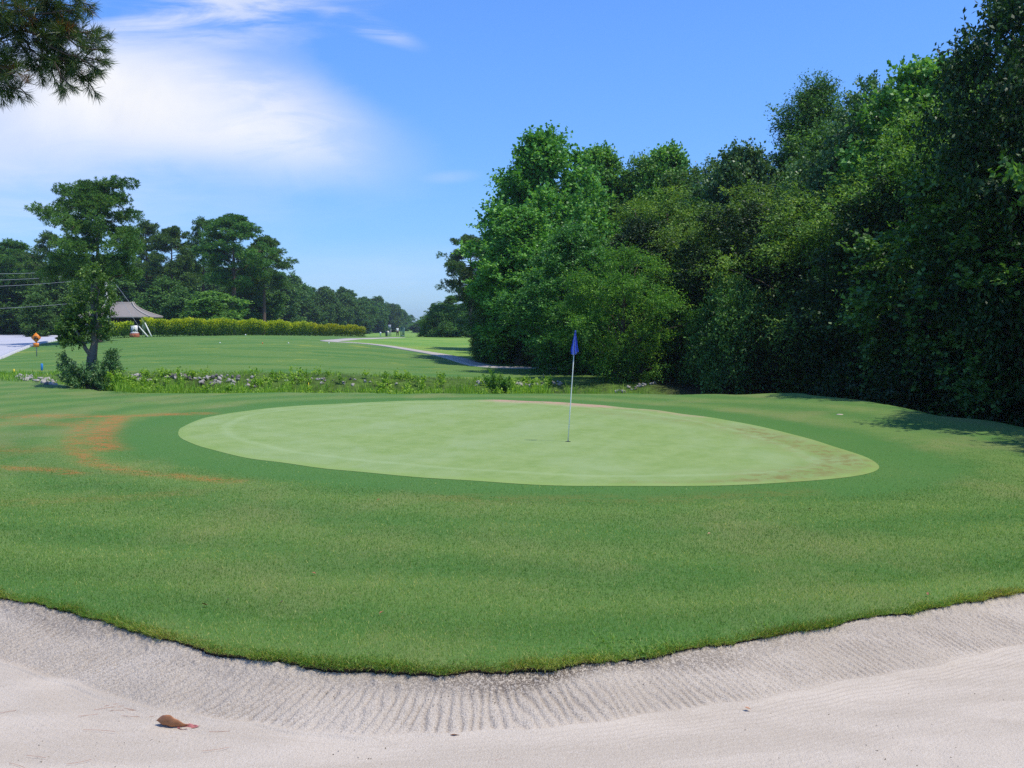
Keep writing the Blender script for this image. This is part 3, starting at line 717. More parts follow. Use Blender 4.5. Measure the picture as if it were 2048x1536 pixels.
def broadleaf(name, seed, H, R, base, prof, nl, nc, tw, per, leaf, lmat, bark=BARK, size=0.75, droop=0.0, sq=.62, jit=(.62, 1.22), aspect=.62, flat=.5, rl=(.26, .42), tr=0.02, up=.35, inner=0.35, spike=0):
    """one tree: returns (trunk mesh, crown mesh); prof is radius by crown height fraction"""
    rg = np.random.RandomState(seed); mb = MB()
    lean = rg.normal(0, 0.02, 2)
    tp = np.array([[lean[0] * z * 1.0 + 0.06 * math.sin(z * .9 + seed), lean[1] * z + .05 * math.cos(z * .8), z] for z in np.linspace(-.4, H * .9, 12)])
    r0 = H * tr
    mb.tube(tp, np.concatenate([[r0 * 1.45, r0 * 1.1], np.linspace(r0, r0 * .15, 10)]), 10, wob=.1, seed=seed)
    LC, LR, LD = [], [], []
    for i in range(nl):
        f = (i + rg.uniform(.1, .9)) / nl
        ang = i * 2.399 + rg.uniform(-.5, .5)
        er_ = R * float(lerp_tab(prof, f)) * rg.uniform(*jit); r = R * rg.uniform(*rl) * (0.62 + .38 * min(1, er_ / R * 1.3))
        rad = max(0.0, er_ - r * .75) * rg.uniform(.72, 1.1)
        z = base + f * (H - base) - r * .5
        c = np.array([math.cos(ang) * rad + lean[0] * z, math.sin(ang) * rad + lean[1] * z, z])
        LC.append(c); LR.append(r)
        zz = max(.2 * H * .3, z - rg.uniform(.12, .3) * H * .6 - rad * .3)
        k = np.interp(zz, tp[:, 2], np.arange(len(tp))); st = tp[int(k)]
        limb(mb, st, c, r0 * .42 * (1 - f * .6), .02, rg, 5, 0.05)
    for i in range(spike):
        ang = rg.uniform(0, 6.28); rad = R * rg.uniform(0, .45)
        LC.append(np.array([math.cos(ang) * rad, math.sin(ang) * rad, H - rad * .9 - rg.uniform(.2, .9)])); LR.append(R * .16)
    C, D = [], []
    for c, r in zip(LC, LR):
        n = max(6, int(nc * (r / (R * .36)) ** 2))
        d = unit(rg.normal(0, 1, (n, 3)) + np.array([0, 0, .25]))
        out = unit(np.array([c[0], c[1], 0.2])); k = (d @ out) > -0.55; d = d[k]
        sh = np.array([1, 1, sq])
        rr = r * rg.uniform(.6, 1.12, len(d))
        C.append(c + d * rr[:, None] * sh); D.append(d)
        ni = int(len(d) * inner); di = unit(rg.normal(0, 1, (ni, 3)))
        C.append(c + di * (r * rg.uniform(.1, .6, ni))[:, None]); D.append(di)
    C = np.concatenate(C); D = np.concatenate(D)
    k = C[:, 2] > 0.15; C, D = C[k], D[k]
    V, t = clumps(rg, C, D, size, tw, per, leaf, aspect, droop, flat, up)
    return mb.mesh(name + '_trunk', bark, True), leaf_mesh(name + '_crown', [V], [t], lmat)
def pine(name, seed, H, R, base, nb, tuft, per, ln, lmat=None, wd=.05, rt=.016, prof=None, flatten=.5, cl=(4, 8), tufts=14, cr=(.13, .22)):
    rg = np.random.RandomState(seed); mb = MB(); lmat = lmat or LM['pine']
    bend = rg.uniform(-.25, .25, 2)
    tp = np.array([[bend[0] * math.sin(z / H * 3), bend[1] * math.sin(z / H * 2.4), z] for z in np.linspace(-.4, H * .96, 14)])
    mb.tube(tp, np.concatenate([[H * rt * 1.3], np.linspace(H * rt, H * rt * .22, 13)]), 9, wob=.08, seed=seed)
    prof = prof or [(0, .65), (.3, 1), (.6, .85), (.85, .5), (1, .2)]
    C, D, Rr = [], [], []
    for i in range(nb):
        f = (i + rg.uniform(0, 1)) / nb; z = base + f * (H * .95 - base)
        ang = i * 2.399 + rg.uniform(-.7, .7); L_ = R * float(lerp_tab(prof, f)) * rg.uniform(.55, 1.12)
        st = tp[int(np.interp(z, tp[:, 2], np.arange(len(tp))))].copy(); st[2] = z
        rise = rg.uniform(.05, .45) * L_
        en = st + np.array([math.cos(ang) * L_, math.sin(ang) * L_, rise])
        p = limb(mb, st, en, H * rt * .32 * (1 - .5 * f), .015, rg, 6, -.03)
        k = rg.randint(*cl)
        for j in range(k):
            t = 1 - (j / k) ** 1.2 * rg.uniform(.45, .75)
            q_ = st + (en - st) * t + rg.normal(0, .16, 3) * L_ * np.array([1, 1, .35])
            if j and rg.rand() < .6: mb.tube([st + (en - st) * max(0, t - .2), q_], [.03, .012], 4, cap=False)
            C.append(q_); Rr.append(R * rg.uniform(*cr)); D.append(unit(q_ - st))
    for j in range(5): C.append(tp[-1] + rg.normal(0, .35, 3)); Rr.append(R * .16); D.append(np.array([0, 0, 1.]))
    C = np.array(C); Rr = np.array(Rr); n = len(C)
    tc_ = np.repeat(C, tufts, 0); tr_ = np.repeat(Rr, tufts)
    off = unit(rg.normal(0, 1, tc_.shape)) * (rg.uniform(.25, 1, len(tc_)) ** .6 * tr_)[:, None]; off[:, 2] *= flatten
    P_ = tc_ + off; m_ = len(P_)
    dd = unit(rg.normal(0, .85, (m_ * per, 3)) + np.repeat(unit(off), per, 0) * .5 + np.array([0, 0, .55]))
    PP = np.repeat(P_, per, 0)
    lns = ln * rg.uniform(.7, 1.2, len(PP))
    V = leaf_quads(PP, dd, unit(rg.normal(0, 1, PP.shape)), lns, np.full(len(PP), wd))
    tone = np.clip(rg.uniform(.1, .9, len(PP)) + np.repeat(np.repeat(rg.uniform(-.2, .2, n), tufts), per), 0, .96)
    return mb.mesh(name + '_trunk', PBARK, True), leaf_mesh(name + '_crown', [V], [tone], lmat)

PROTO = {}
ROUND = [(0, .5), (.25, .75), (.5, 1), (.72, .92), (.9, .6), (1, .25)]
OVAL = [(0, .55), (.2, .85), (.45, 1), (.65, .88), (.85, .55), (1, .18)]
COLM = [(0, .8), (.3, 1), (.6, .85), (.85, .6), (1, .25)]
DOME = [(0, .9), (.3, 1), (.6, .9), (.85, .65), (1, .4)]
def proto(k, H, R, ms): PROTO[k] = (H, R, ms[0], ms[1])
proto('tulip', 14, 4.4, broadleaf('tulip', 1, 14, 4.4, .6, OVAL, 54, 30, 8, 9, .20, LM['tulip'], size=.8, aspect=.85, rl=(.22, .36), up=.55, spike=5))
proto('tulip2', 14, 3.4, broadleaf('tulip2', 2, 14, 3.4, 1.5, COLM, 30, 40, 8, 9, .19, LM['tulip'], size=.75, aspect=.85, rl=(.25, .4), up=.6, spike=3))
proto('oak', 13, 4.0, broadleaf('oak', 3, 13, 4.0, .6, ROUND, 42, 30, 9, 10, .17, LM['oak'], size=.75, aspect=.55, rl=(.24, .38)))
proto('oak2', 13, 4.2, broadleaf('oak2', 4, 13, 4.2, .8, OVAL, 42, 30, 9, 10, .16, LM['oak'], size=.7, aspect=.6, rl=(.24, .40)))
proto('feather', 11, 4.0, broadleaf('feather', 5, 11, 4.0, .5, DOME, 40, 26, 11, 12, .135, LM['feather'], size=1.0, sq=.42, jit=(.6, 1.3), droop=.3, aspect=.42, flat=.75, rl=(.18, .36), up=.1))
proto('feather2', 10, 3.6, broadleaf('feather2', 6, 10, 3.6, .4, ROUND, 36, 28, 11, 12, .135, LM['feather'], size=.95, sq=.42, jit=(.55, 1.3), droop=.2, aspect=.42, flat=.75, rl=(.18, .36), up=.2))
proto('cypress', 14, 2.4, broadleaf('cypress', 7, 14, 2.4, 1.0, COLM, 34, 40, 9, 10, .12, LM['oak'], size=.65, aspect=.45, rl=(.30, .44), up=.7, spike=3))
proto('bush', 3.2, 2.0, broadleaf('bush', 8, 3.2, 2.0, .1, DOME, 14, 50, 8, 9, .11, LM['oak'], size=.5, aspect=.55, rl=(.32, .46)))
proto('bush2', 3.0, 2.0, broadleaf('bush2', 9, 3.0, 2.0, .1, DOME, 14, 50, 9, 10, .09, LM['feather'], size=.5, droop=.2, aspect=.5, rl=(.32, .46)))
proto('farbroad', 14, 5.0, broadleaf('farbroad', 10, 14, 5.0, .4, ROUND, 30, 34, 6, 7, .36, LM['farwood'], size=.95, aspect=.7, rl=(.24, .36)))
proto('farbroad2', 13, 4.6, broadleaf('farbroad2', 12, 13, 4.6, .4, OVAL, 28, 34, 6, 7, .34, LM['farwood'], size=.95, aspect=.7, rl=(.22, .38)))
proto('pine', 16, 4.2, pine('pine', 21, 16, 4.2, 6.0, 40, 0, 9, .32, wd=.075, tufts=24, cr=(.12, .20), flatten=.65))
proto('pine2', 17, 4.6, pine('pine2', 22, 17, 4.6, 7.5, 36, 0, 9, .32, wd=.075, tufts=24, cr=(.12, .20), flatten=.65))
proto('pine3', 18, 4.0, pine('pine3', 23, 18, 4.0, 8.0, 34, 0, 8, .40, wd=.10, cl=(3, 6)))
proto('farpine', 17, 4.6, pine('farpine', 24, 17, 4.6, 6.0, 36, 0, 7, .55, wd=.16, cl=(3, 6), tufts=12))
proto('bigpine', 13, 4.0, pine('bigpine', 27, 13, 4.0, 4.6, 34, 0, 11, .24, wd=.05, prof=[(0, .75), (.25, 1), (.45, 1), (.7, .85), (.9, .6), (1, .35)], cl=(4, 7), tufts=52, flatten=.75, cr=(.14, .21)))

def plant(kind, x, y, Hn, Rn, label, name='broadleaf_tree', cat='tree', group=None, rz=None, mat=None, zb=None):
    H, Rr, tm, cm = PROTO[kind]
    z = tz(x, y) - 0.1 if zb is None else zb
    o = empty(name, (x, y, z), random.uniform(0, 6.28) if rz is None else rz, (Rn / Rr, Rn / Rr, Hn / H))
    tag(o, label, cat, group)
    cn, tn_ = ('crown', 'trunk') if cat == 'tree' else ('foliage', 'stem')
    c = link(cn, cm, o); link(tn_, tm, o)
    if mat:
        c.material_slots[0].link = 'OBJECT'; c.material_slots[0].material = LM[mat]
    return o
def plant_px(kind, u, vt, y, wpx, label, **k):
    p = at(u, vt, y); zb = k.pop('zb', None)
    if zb is None: zb = tz(p[0], y) - .1
    return plant(kind, p[0], y, p[2] - zb, wpx / F * y / 2, label, zb=zb, **k)

# ------------------------------------------------------------------ the woods on the right
WG = 'trees of the woods along the right side'
for k_, u, vt, y, Rn, lab, mt_ in [
 ('tulip', 1108, 270, 61, 4.5, 'tall bright green big-leaved tree at the left end of the woods', None),
 ('feather2', 1000, 505, 60, 2.3, 'low dark leafy tree against the left flank of the tallest left-end tree', 'oak'),
 ('tulip2', 1195, 302, 68, 3.4, 'green tree just right of the tall bright tree, its tip rising behind', None),
 ('oak', 1272, 322, 67, 3.6, 'rounded dark tree between two taller tips in the woods skyline', 'tulip'),
 ('tulip2', 1335, 300, 66, 3.2, 'pointed tree on the skyline above the flag', None),
 ('feather', 1330, 385, 55, 4.8, 'wide soft-leaved tree behind and above the yellow-green branches', None),
 ('oak', 1440, 350, 57, 4.2, 'grey-green tree with pale glossy leaves in the middle of the woods', 'grey'),
 ('tulip', 1500, 296, 55, 3.3, 'grey-green tree tip left of the isolated tall crown', 'grey'),
 ('cypress', 1608, 172, 56, 3.0, 'tall dark narrow tree standing clear above the middle of the woods', None),
 ('feather', 1560, 372, 48, 4.6, 'soft pale-leaved tree below the tall dark narrow tree', None),
 ('feather2', 1420, 440, 47.5, 3.8, 'feathery mid-green tree beside the yellow-green branches', None),
 ('tulip2', 1040, 420, 56.5, 3.0, 'leafy green tree leaning over the cart path, left of the flag', None),
 ('feather2', 1245, 500, 44.5, 2.7, 'yellow-green feathery tree reaching out above the flag', 'yellow'),
 ('oak2', 1150, 455, 50, 3.2, 'dark tree low in front of the tall bright left-end tree', 'oak'),
 ('oak', 1700, 250, 50, 4.4, 'dark tree right behind the tall narrow one', None),
 ('oak2', 1752, 178, 46, 4.4, 'glossy grey-green tree where the skyline climbs to the right', 'grey'),
 ('tulip', 1838, 132, 42, 4.5, 'bright-tipped green tree at the high right skyline', None),
 ('feather', 1930, 150, 37, 4.4, 'yellowish tree in the upper right, under the dark overhanging crown', 'feather'),
 ('feather', 1690, 350, 42, 4.6, 'broad mid-green tree with feathery sprays in the right half of the woods', None),
 ('oak2', 1835, 320, 37, 4.2, 'large dark shaded tree below the high right skyline', 'deepshade'),
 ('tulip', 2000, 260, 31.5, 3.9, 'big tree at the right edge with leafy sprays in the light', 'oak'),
 ('oak', 2110, -110, 29, 3.4, 'dark near tree crowning the top right corner', 'deepshade')]:
    p = at(u, vt, y); zb = tz(p[0], y) - .1
    plant(k_, p[0], y, p[2] - zb, Rn, lab, zb=zb, mat=mt_, group=WG)
for i, (x, y, H, Rn, k) in enumerate([(3.5, 72, 12, 4, 'oak'), (8, 68, 12, 4.2, 'oak2'), (12, 62, 12, 4.2, 'oak'), (16.5, 57, 12.5, 4.5, 'oak2'), (11.5, 57, 10, 4.2, 'oak2'), (16, 50, 12, 4.2, 'oak'), (20, 45, 13.5, 4.5, 'oak'),
        (19, 38, 13, 4.2, 'oak2'), (20.5, 31, 13.5, 4.5, 'oak'), (18, 28, 13, 4, 'oak2'), (-0.2, 78, 11, 3.5, 'oak2'), (22, 24, 14, 4.5, 'oak2'), (6.5, 50.5, 7.5, 3.2, 'oak2'), (10.5, 46, 8, 3.4, 'oak')]):
    plant(k, x, y, H, Rn, 'dark tree standing in the shade behind the front row of the woods', mat='deepshade' if i > 5 else None, group='dark trees behind the front row of the woods')
for i, (x, y, H, Rn, k) in enumerate([(15.6, 21.5, 13.5, 3.9, 'oak2'), (15.0, 16.0, 12, 3.6, 'oak'), (14.4, 12.0, 12, 3.4, 'oak2'), (20, 17, 14, 4.5, 'oak'), (18.5, 5, 13, 4, 'oak')]):
    plant(k, x, y, H, Rn, 'tree of the woods just beyond the right edge of the view, shading the lawn', group='trees beyond the right edge')
UN = ['low bush at the foot of the left-end tree beside the cart path', 'dark bush under the tall bright tree', 'dark bush behind the weeds of the ditch', 'shaded bush straight behind the flag', 'shaded bush right of the flag',
      'bush at the foot of the soft pale-leaved tree', 'leafy bush catching light low in the middle of the woods', 'black-shaded bush above the lawn shoulder', 'shaded bush at the bend of the lawn edge', 'bush low under the large dark tree', 'shaded bush low at the right edge of the picture', 'bush at the foot of the right-edge tree']
for i, (u, vt, y, w) in enumerate([(985, 640, 58, 90), (1040, 600, 56, 140), (1110, 620, 52, 150), (1190, 610, 49, 160), (1270, 620, 46.5, 170), (1360, 600, 44, 180), (1470, 560, 41.5, 200),
        (1580, 570, 39, 210), (1680, 560, 36, 220), (1790, 560, 33, 240), (1900, 560, 29.5, 260), (2030, 540, 26.5, 270)]):
    plant_px('bush2' if i in (0, 6) else 'bush', u, vt + 12, y + (1.0 if i in (0, 6) else 4.0), w * 1.15, UN[i], name='shrub', cat='bush', mat='oak' if i in (0, 6) else 'deepshade', group='bushes along the foot of the woods')
# far right group beyond the cart path
plant_px('pine', 938, 468, 150, 125, 'pine with layered crown rising left of the woods', name='pine_tree')
plant_px('pine2', 905, 590, 170, 80, 'smaller pine leaning out left of the layered pine', name='pine_tree')
plant_px('bush', 893, 613, 150, 92, 'rounded dark green shrub tree at the edge of the far field', name='shrub', cat='bush', mat='farwood')
plant_px('bush2', 860, 632, 152, 46, 'small bright green bush beside the rounded shrub tree', name='shrub', cat='bush', mat='feather')
plant_px('farpine', 868, 607, 240, 40, 'distant thin pine peeping over the rounded shrub', name='pine_tree')
plant_px('farbroad', 965, 560, 160, 110, 'dark tree in the gap between layered pine and the woods')

# ------------------------------------------------------------------ trees on the left
plant_px('bigpine', 192, 358, 80, 215, 'tallest pine at the left with clumped crown rising above all its neighbours', name='pine_tree')
for a in [('pine2', 20, 478, 150, 150, 'flat-topped pine at the far left edge', 'pine_tree'), ('pine3', 95, 462, 140, 105, 'pine just left of the tallest pine, lower and bluish', 'pine_tree'),
          ('pine', 345, 452, 150, 110, 'slim pine with a visible bare stem right of the tallest pine', 'pine_tree'), ('pine3', 402, 434, 155, 90, 'slender pine tip between two broader pines', 'pine_tree'),
          ('pine', 462, 426, 138, 170, 'broad tall pine above the left half of the hedge', 'pine_tree'), ('pine2', 525, 470, 145, 130, 'pine with long drooping right branches at the end of the tall group', 'pine_tree'),
          ('pine3', 290, 440, 160, 110, 'pine crown filling the gap beside the tallest pine', 'pine_tree'), ('farbroad', 35, 560, 150, 170, 'dark broadleaf tree behind the left road', 'broadleaf_tree'),
          ('farbroad2', 120, 545, 135, 130, 'green tree behind the power lines', 'broadleaf_tree'), ('farbroad2', 330, 560, 140, 130, 'dark tree rising behind the pavilion roof', 'broadleaf_tree'),
          ('farbroad', 420, 585, 118, 150, 'rounded bright tree directly behind the hedge', 'broadleaf_tree'), ('farbroad2', 365, 580, 128, 90, 'small green tree between pavilion and rounded tree', 'broadleaf_tree'),
          ('farbroad', 500, 560, 150, 130, 'dark tree under the drooping pine branches', 'broadleaf_tree'), ('farbroad', 250, 545, 150, 150, 'dark tree mass left behind the pavilion roof', 'broadleaf_tree'),
          ('farbroad', 75, 592, 118, 80, 'rounded bush-like tree beside the house', 'broadleaf_tree')]:
    plant_px(a[0], a[1], a[2], a[3], a[4], a[5], name=a[6], mat=('feather' if 'bright' in a[5] else None))
rr = random.Random(9)
TL = [(0, 500), (150, 530), (250, 520), (340, 520), (560, 530), (600, 562), (650, 566), (700, 582), (740, 592), (780, 602), (808, 622), (834, 640), (850, 648)]
TD_ = [(0, 190), (340, 190), (560, 205), (600, 230), (650, 265), (700, 300), (740, 335), (780, 420), (808, 560), (834, 800), (850, 1100)]
for row in range(3):
    u = -120.0
    while u < 852:
        D0 = float(lerp_tab(TD_, u)) * (1 + row * .12); vt = float(lerp_tab(TL, u)) + rr.uniform(-4, 14) + row * 2
        kind = rr.choice(['farpine', 'farpine', 'farbroad', 'farbroad2']) if row else rr.choice(['farbroad', 'farbroad2'])
        if row == 0: vt += rr.uniform(4, 34) * min(1, (852 - u) / 300)
        vt = min(vt, 655 - 6 if u > 800 else 655)
        w = rr.uniform(9, 13) / D0 * F * .9
        plant_px(kind, u + rr.uniform(-5, 5), vt, D0, w, 'tree of the distant wood line closing the left side of the fairway', name='pine_tree' if 'pine' in kind else 'broadleaf_tree', group='distant trees along the left of the fairway')
        u += w * (.42 if row else .5)
u = 838.0
while u < 1010:
    D0 = 420 - (u - 838) * 1.2
    plant_px(rr.choice(['farbroad', 'farpine']), u, 640 - (u - 838) * .25 + rr.uniform(-6, 6), D0, 11 / D0 * F, 'tree of the distant wood line closing the right side of the fairway', group='distant trees along the right of the fairway')
    u += 16

# ------------------------------------------------------------------ small ivy-clad tree by the ditch
tb = at(184, 780, 37.0); ZB = tb[2]
rg = np.random.RandomState(31); mb = MB()
tp = np.array([at(184, 782, 37), at(183, 750, 37), at(184, 715, 37), at(188, 690, 37), at(189, 660, 37), at(186, 620, 37), at(184, 580, 37), at(186, 545, 37)])
it = empty('ivy_tree', (float(tb[0]), 37.0, ZB)); tag(it, 'small ragged tree with pale twisted trunk at the left end of the ditch', 'tree')
o_ = np.array([tb[0], 37.0, ZB])
mb.tube(tp - o_, [.21, .17, .15, .14, .11, .08, .05, .03], 10, wob=.25, seed=4)
limb(mb, tp[2] - o_, at(150, 655, 36.6) - o_, .09, .03, rg); limb(mb, tp[4] - o_, at(222, 605, 37.3) - o_, .06, .02, rg); limb(mb, tp[4] - o_, at(125, 640, 37) - o_, .05, .02, rg)
limb(mb, tp[3] - o_, at(200, 560, 36.6) - o_, .06, .02, rg)
mb.obj('trunk', GBARK, it, True)
cs, ds = [], []
for (u, v, n, su, sv) in [(185, 560, 26, 22, 18), (165, 590, 40, 26, 20), (205, 590, 26, 18, 20), (150, 620, 40, 26, 18), (210, 625, 26, 14, 22), (140, 650, 60, 24, 18), (180, 640, 44, 26, 22), (130, 680, 40, 16, 8), (205, 560, 14, 12, 12), (215, 655, 16, 10, 14), (120, 660, 16, 8, 12), (158, 676, 22, 18, 8), (160, 660, 30, 24, 12), (205, 665, 14, 10, 12), (226, 600, 8, 8, 16), (195, 535, 8, 10, 8)]:
    for _ in range(int(n * .7)):
        cs.append(at(u + rg.normal(0, su * .5), v + rg.normal(0, sv * .5), 37 + rg.normal(0, .36)) - o_); ds.append(unit(rg.normal(0, 1, 3)))
V_, t_ = clumps(rg, np.array(cs), np.array(ds), .24, 6, 7, .10, .5, .15, .5, .4)
link('crown', leaf_mesh('ivy_crown', [V_], [t_], LM['ivy']), it)
sh = empty('shrub', tuple(at(180, 782, 36.7))); tag(sh, 'bushy dark shrub around the foot of the ragged tree by the ditch', 'bush')
o_ = np.array(sh.location); cs, ds = [], []; mb = MB()
for (u, v, n, su, sv) in [(140, 745, 30, 16, 16), (150, 765, 34, 18, 12), (215, 740, 34, 18, 16), (225, 715, 16, 8, 12), (200, 765, 34, 22, 10), (130, 720, 10, 8, 8), (170, 750, 24, 20, 16), (232, 735, 12, 6, 14)]:
    for _ in range(n): cs.append(at(u + rg.normal(0, su * .6), v + rg.normal(0, sv * .6), 36.7 + rg.normal(0, .35)) - o_); ds.append(unit(rg.normal(0, 1, 3)))
for u in (135, 150, 165, 205, 218, 228): limb(mb, at(178 + (u - 180) * .3, 782, 36.7) - o_, at(u, 722, 36.7) - o_, .02, .006, rg, 4)
mb.obj('stem', GBARK, sh)
V_, t_ = clumps(rg, np.array(cs), np.array(ds), .20, 6, 8, .09, .4, .0, .4, .5)
link('foliage', leaf_mesh('shrub_foliage', [V_], [t_], LM['grey']), sh)

# ------------------------------------------------------------------ overhanging near pine, top left
NP_ = at(-420, 400, 12.2); nb = empty('pine_tree', (float(NP_[0]), 12.2, 0.0)); tag(nb, 'near pine whose long-needled branches hang into the top left corner', 'tree')
o_ = np.array([NP_[0], 12.2, 0.0]); rg = np.random.RandomState(41); mb = MB(); br = MB()
mb.tube([(0, 0, -.3), (.05, 0, 2), (0, .05, 5), (.1, 0, 9), (.1, 0, 13)], [.27, .22, .19, .15, .07], 12, wob=.06); mb.obj('trunk', PBARK, nb, True)
def tuft_pts(base_uv, tip_uv, y, n, r0, side):
    a = at(*base_uv, y) - o_; b = at(*tip_uv, y + rg.uniform(-.35, .35)) - o_
    p = limb(br, a, b, r0, .007, rg, 7, .02, 6); return p
TUF = []
main = [((-430, 40), (-60, 45), .05), ((-430, 160), (-40, 120), .045)]
for b0, b1, r in main: tuft_pts(b0, b1, 12.2, 8, r, 0)
sec = [((-60, 45), (70, 15)), ((-60, 45), (120, 55)), ((-40, 45), (150, 20)), ((20, 45), (190, 62)), ((40, 55), (205, 100)), ((40, 60), (200, 140)), ((70, 80), (190, 185)), ((70, 85), (140, 172)), ((30, 60), (110, 160)), ((20, 50), (85, 155)),
       ((-40, 120), (30, 110)), ((-40, 120), (45, 150)), ((-40, 120), (20, 175)), ((-40, 120), (55, 190)), ((-60, 45), (10, 90)), ((-60, 45), (40, 10)), ((-60, 100), (5, 140)), ((10, 10), (110, 5)), ((60, 20), (180, 10)), ((120, 60), (205, 75)),
       ((90, 100), (165, 150)), ((-30, 10), (60, -20)), ((60, -10), (150, -15)), ((-20, 90), (35, 60)), ((100, 120), (200, 120)), ((20, 30), (95, 85)), ((40, 40), (130, 110)), ((-40, 60), (15, 30)),
       ((60, 60), (160, 85)), ((60, 50), (150, 55)), ((20, 20), (130, 30)), ((80, 90), (135, 135)), ((-50, 140), (10, 185))]
for a_, b_ in sec:
    p = tuft_pts(a_, b_, 12.2, 6, .016, 0)
    TUF.append((p[-1], unit(p[-1] - p[-2])))
    for k in (2, 3, 4, 5, 6):
        for _ in range(2):
            d = unit(unit(p[k] - p[k - 1]) + rg.normal(0, .8, 3)); L_ = rg.uniform(.06, .17)
            e = p[k] + d * L_; br.tube([p[k], e], [.006, .004], 4, cap=False); TUF.append((e, d))
br.obj('branch', BARK, nb)
n = len(TUF); per = 64
tc_ = np.repeat(np.array([a for a, b in TUF]), per, 0); td_ = np.repeat(np.array([b for a, b in TUF]), per, 0)
tt = rg.uniform(-.07, .03, len(tc_)); bs = tc_ + td_ * tt[:, None]
dd = unit(td_ * 1.0 + rg.normal(0, .62, tc_.shape) + np.array([0, 0, -.12]))
ln = rg.uniform(.10, .17, len(tc_))
V_ = leaf_quads(bs, dd, unit(rg.normal(0, 1, tc_.shape)), ln, np.full(len(ln), .006))
tn_ = np.clip(rg.uniform(0, .95, len(ln)), 0, .96); tn_ = np.where(np.repeat(rg.rand(n) < .06, per), 1.0, tn_)
link('needles', leaf_mesh('needles', [V_], [tn_], LM['nearpine']), nb)

# ------------------------------------------------------------------ hedges
def hedge_line(name, pts, y_of, label, seed, vtop, vbot, depth=1.6, leaf=.13, dens=900):
    rg = np.random.RandomState(seed)
    A = [at(u, vb, y) for u, vb, y in pts]; T_ = [at(u, vt, y) for (u, vb, y), vt in zip(pts, vtop)]
    A = np.array(A); T_ = np.array(T_); s = np.concatenate([[0], np.cumsum(np.linalg.norm(np.diff(A[:, :2], axis=0), axis=1))])
    n = int(s[-1] * dens); q = rg.uniform(0, s[-1], n)
    cx = np.interp(q, s, A[:, 0]); cy = np.interp(q, s, A[:, 1]); zb = np.interp(q, s, A[:, 2]) - .15; zt = np.interp(q, s, T_[:, 2])
    zt = zt + .10 * np.sin(q * 1.1 + seed) + .07 * np.sin(q * 3.3)
    f = rg.uniform(0, 1, n) ** .62; w = depth / 2 * (1 - .55 * np.maximum(0, f - .6) ** 1.0) * (1 + .12 * np.sin(q * 2.3) + .08 * np.sin(q * 5.1 + 1))
    side = rg.uniform(-1, 1, n); side = np.sign(side) * np.abs(side) ** .35
    roof = rg.rand(n) < .25; side = np.where(roof, rg.uniform(-1, 1, n), side); f = np.where(roof, rg.uniform(.88, 1.05, n), f)
    o = A[0].copy(); z = zb + (zt - zb) * f
    P_ = np.stack([cx, cy + side * w, z], 1) + rg.normal(0, .05, (n, 3)) - o
    dn = unit(np.stack([rg.normal(0, .6, n), side * .6 + rg.normal(0, .5, n), rg.uniform(.1, 1.4, n)], 1))
    nr = unit(rg.normal(0, 1, (n, 3)) + np.array([0, -.4, .6]))
    ln = leaf * rg.uniform(.7, 1.4, n)
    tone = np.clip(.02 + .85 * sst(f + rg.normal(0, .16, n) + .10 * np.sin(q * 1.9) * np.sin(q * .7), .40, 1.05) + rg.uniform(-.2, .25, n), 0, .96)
    V_ = leaf_quads(P_, dn, nr, ln, ln * .6)
    h = link('hedge', leaf_mesh('hedge', [V_], [tone], LM['hedge'])); h.location = o; tag(h, label, 'hedge'); return h
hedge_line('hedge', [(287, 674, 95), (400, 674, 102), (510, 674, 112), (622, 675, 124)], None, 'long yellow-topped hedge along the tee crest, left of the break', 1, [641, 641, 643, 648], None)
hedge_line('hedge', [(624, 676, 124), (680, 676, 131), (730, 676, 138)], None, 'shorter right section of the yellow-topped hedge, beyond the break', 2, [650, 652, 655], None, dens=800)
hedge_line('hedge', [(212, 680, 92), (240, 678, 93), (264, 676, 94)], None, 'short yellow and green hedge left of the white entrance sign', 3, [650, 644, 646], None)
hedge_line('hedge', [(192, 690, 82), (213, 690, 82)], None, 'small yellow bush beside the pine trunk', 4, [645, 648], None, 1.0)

# ------------------------------------------------------------------ ditch weeds
rg = np.random.RandomState(51)
vs, tn = [], []
def weeds(u0, u1, n, y0, y1, h0, h1, w=.022):
    u = rg.uniform(u0, u1, n); y = rg.uniform(y0, y1, n); x = (u - 1024) / F * y
    # grow in clumps
    cl = .5 + .5 * np.sin(x * 2.1 + np.sin(x * 5.3) * 1.4); z = terrain(x, y)
    k = rg.rand(n) < .35 + .65 * cl; x, y, z, cl = x[k], y[k], z[k], cl[k]; n = len(x)
    h = rg.uniform(h0, h1, n) * (.55 + .6 * cl); th = rg.uniform(0, 6.28, n); l_ = rg.uniform(.1, .6, n) * h
    d = unit(np.stack([np.cos(th) * l_, np.sin(th) * l_, h], 1))
    P_ = np.stack([x, y, z - .02], 1); nr = unit(np.stack([np.sin(th), -np.cos(th), rg.uniform(0, .5, n)], 1))
    nr = unit(rg.normal(0, 1, (n, 3)))
    vs.append(leaf_quads(P_, d, nr, h, np.full(n, w) * rg.uniform(.6, 1.6, n))); tn.append(np.clip(rg.uniform(0, .95, n) * .8 + .15 * cl, 0, .96))
weeds(205, 1060, 17000, 36, 39.5, .40, .72)
weeds(205, 1060, 7000, 39.3, 41.2, .15, .50)
weeds(205, 1060, 5000, 40.8, 44.2, .05, .20)
weeds(-10, 240, 2500, 39, 44, .10, .30)
weeds(1060, 1340, 2200, 35, 38, .5, .95)
weeds(230, 1250, 9000, 34.3, 36.4, .2, .6, .016)
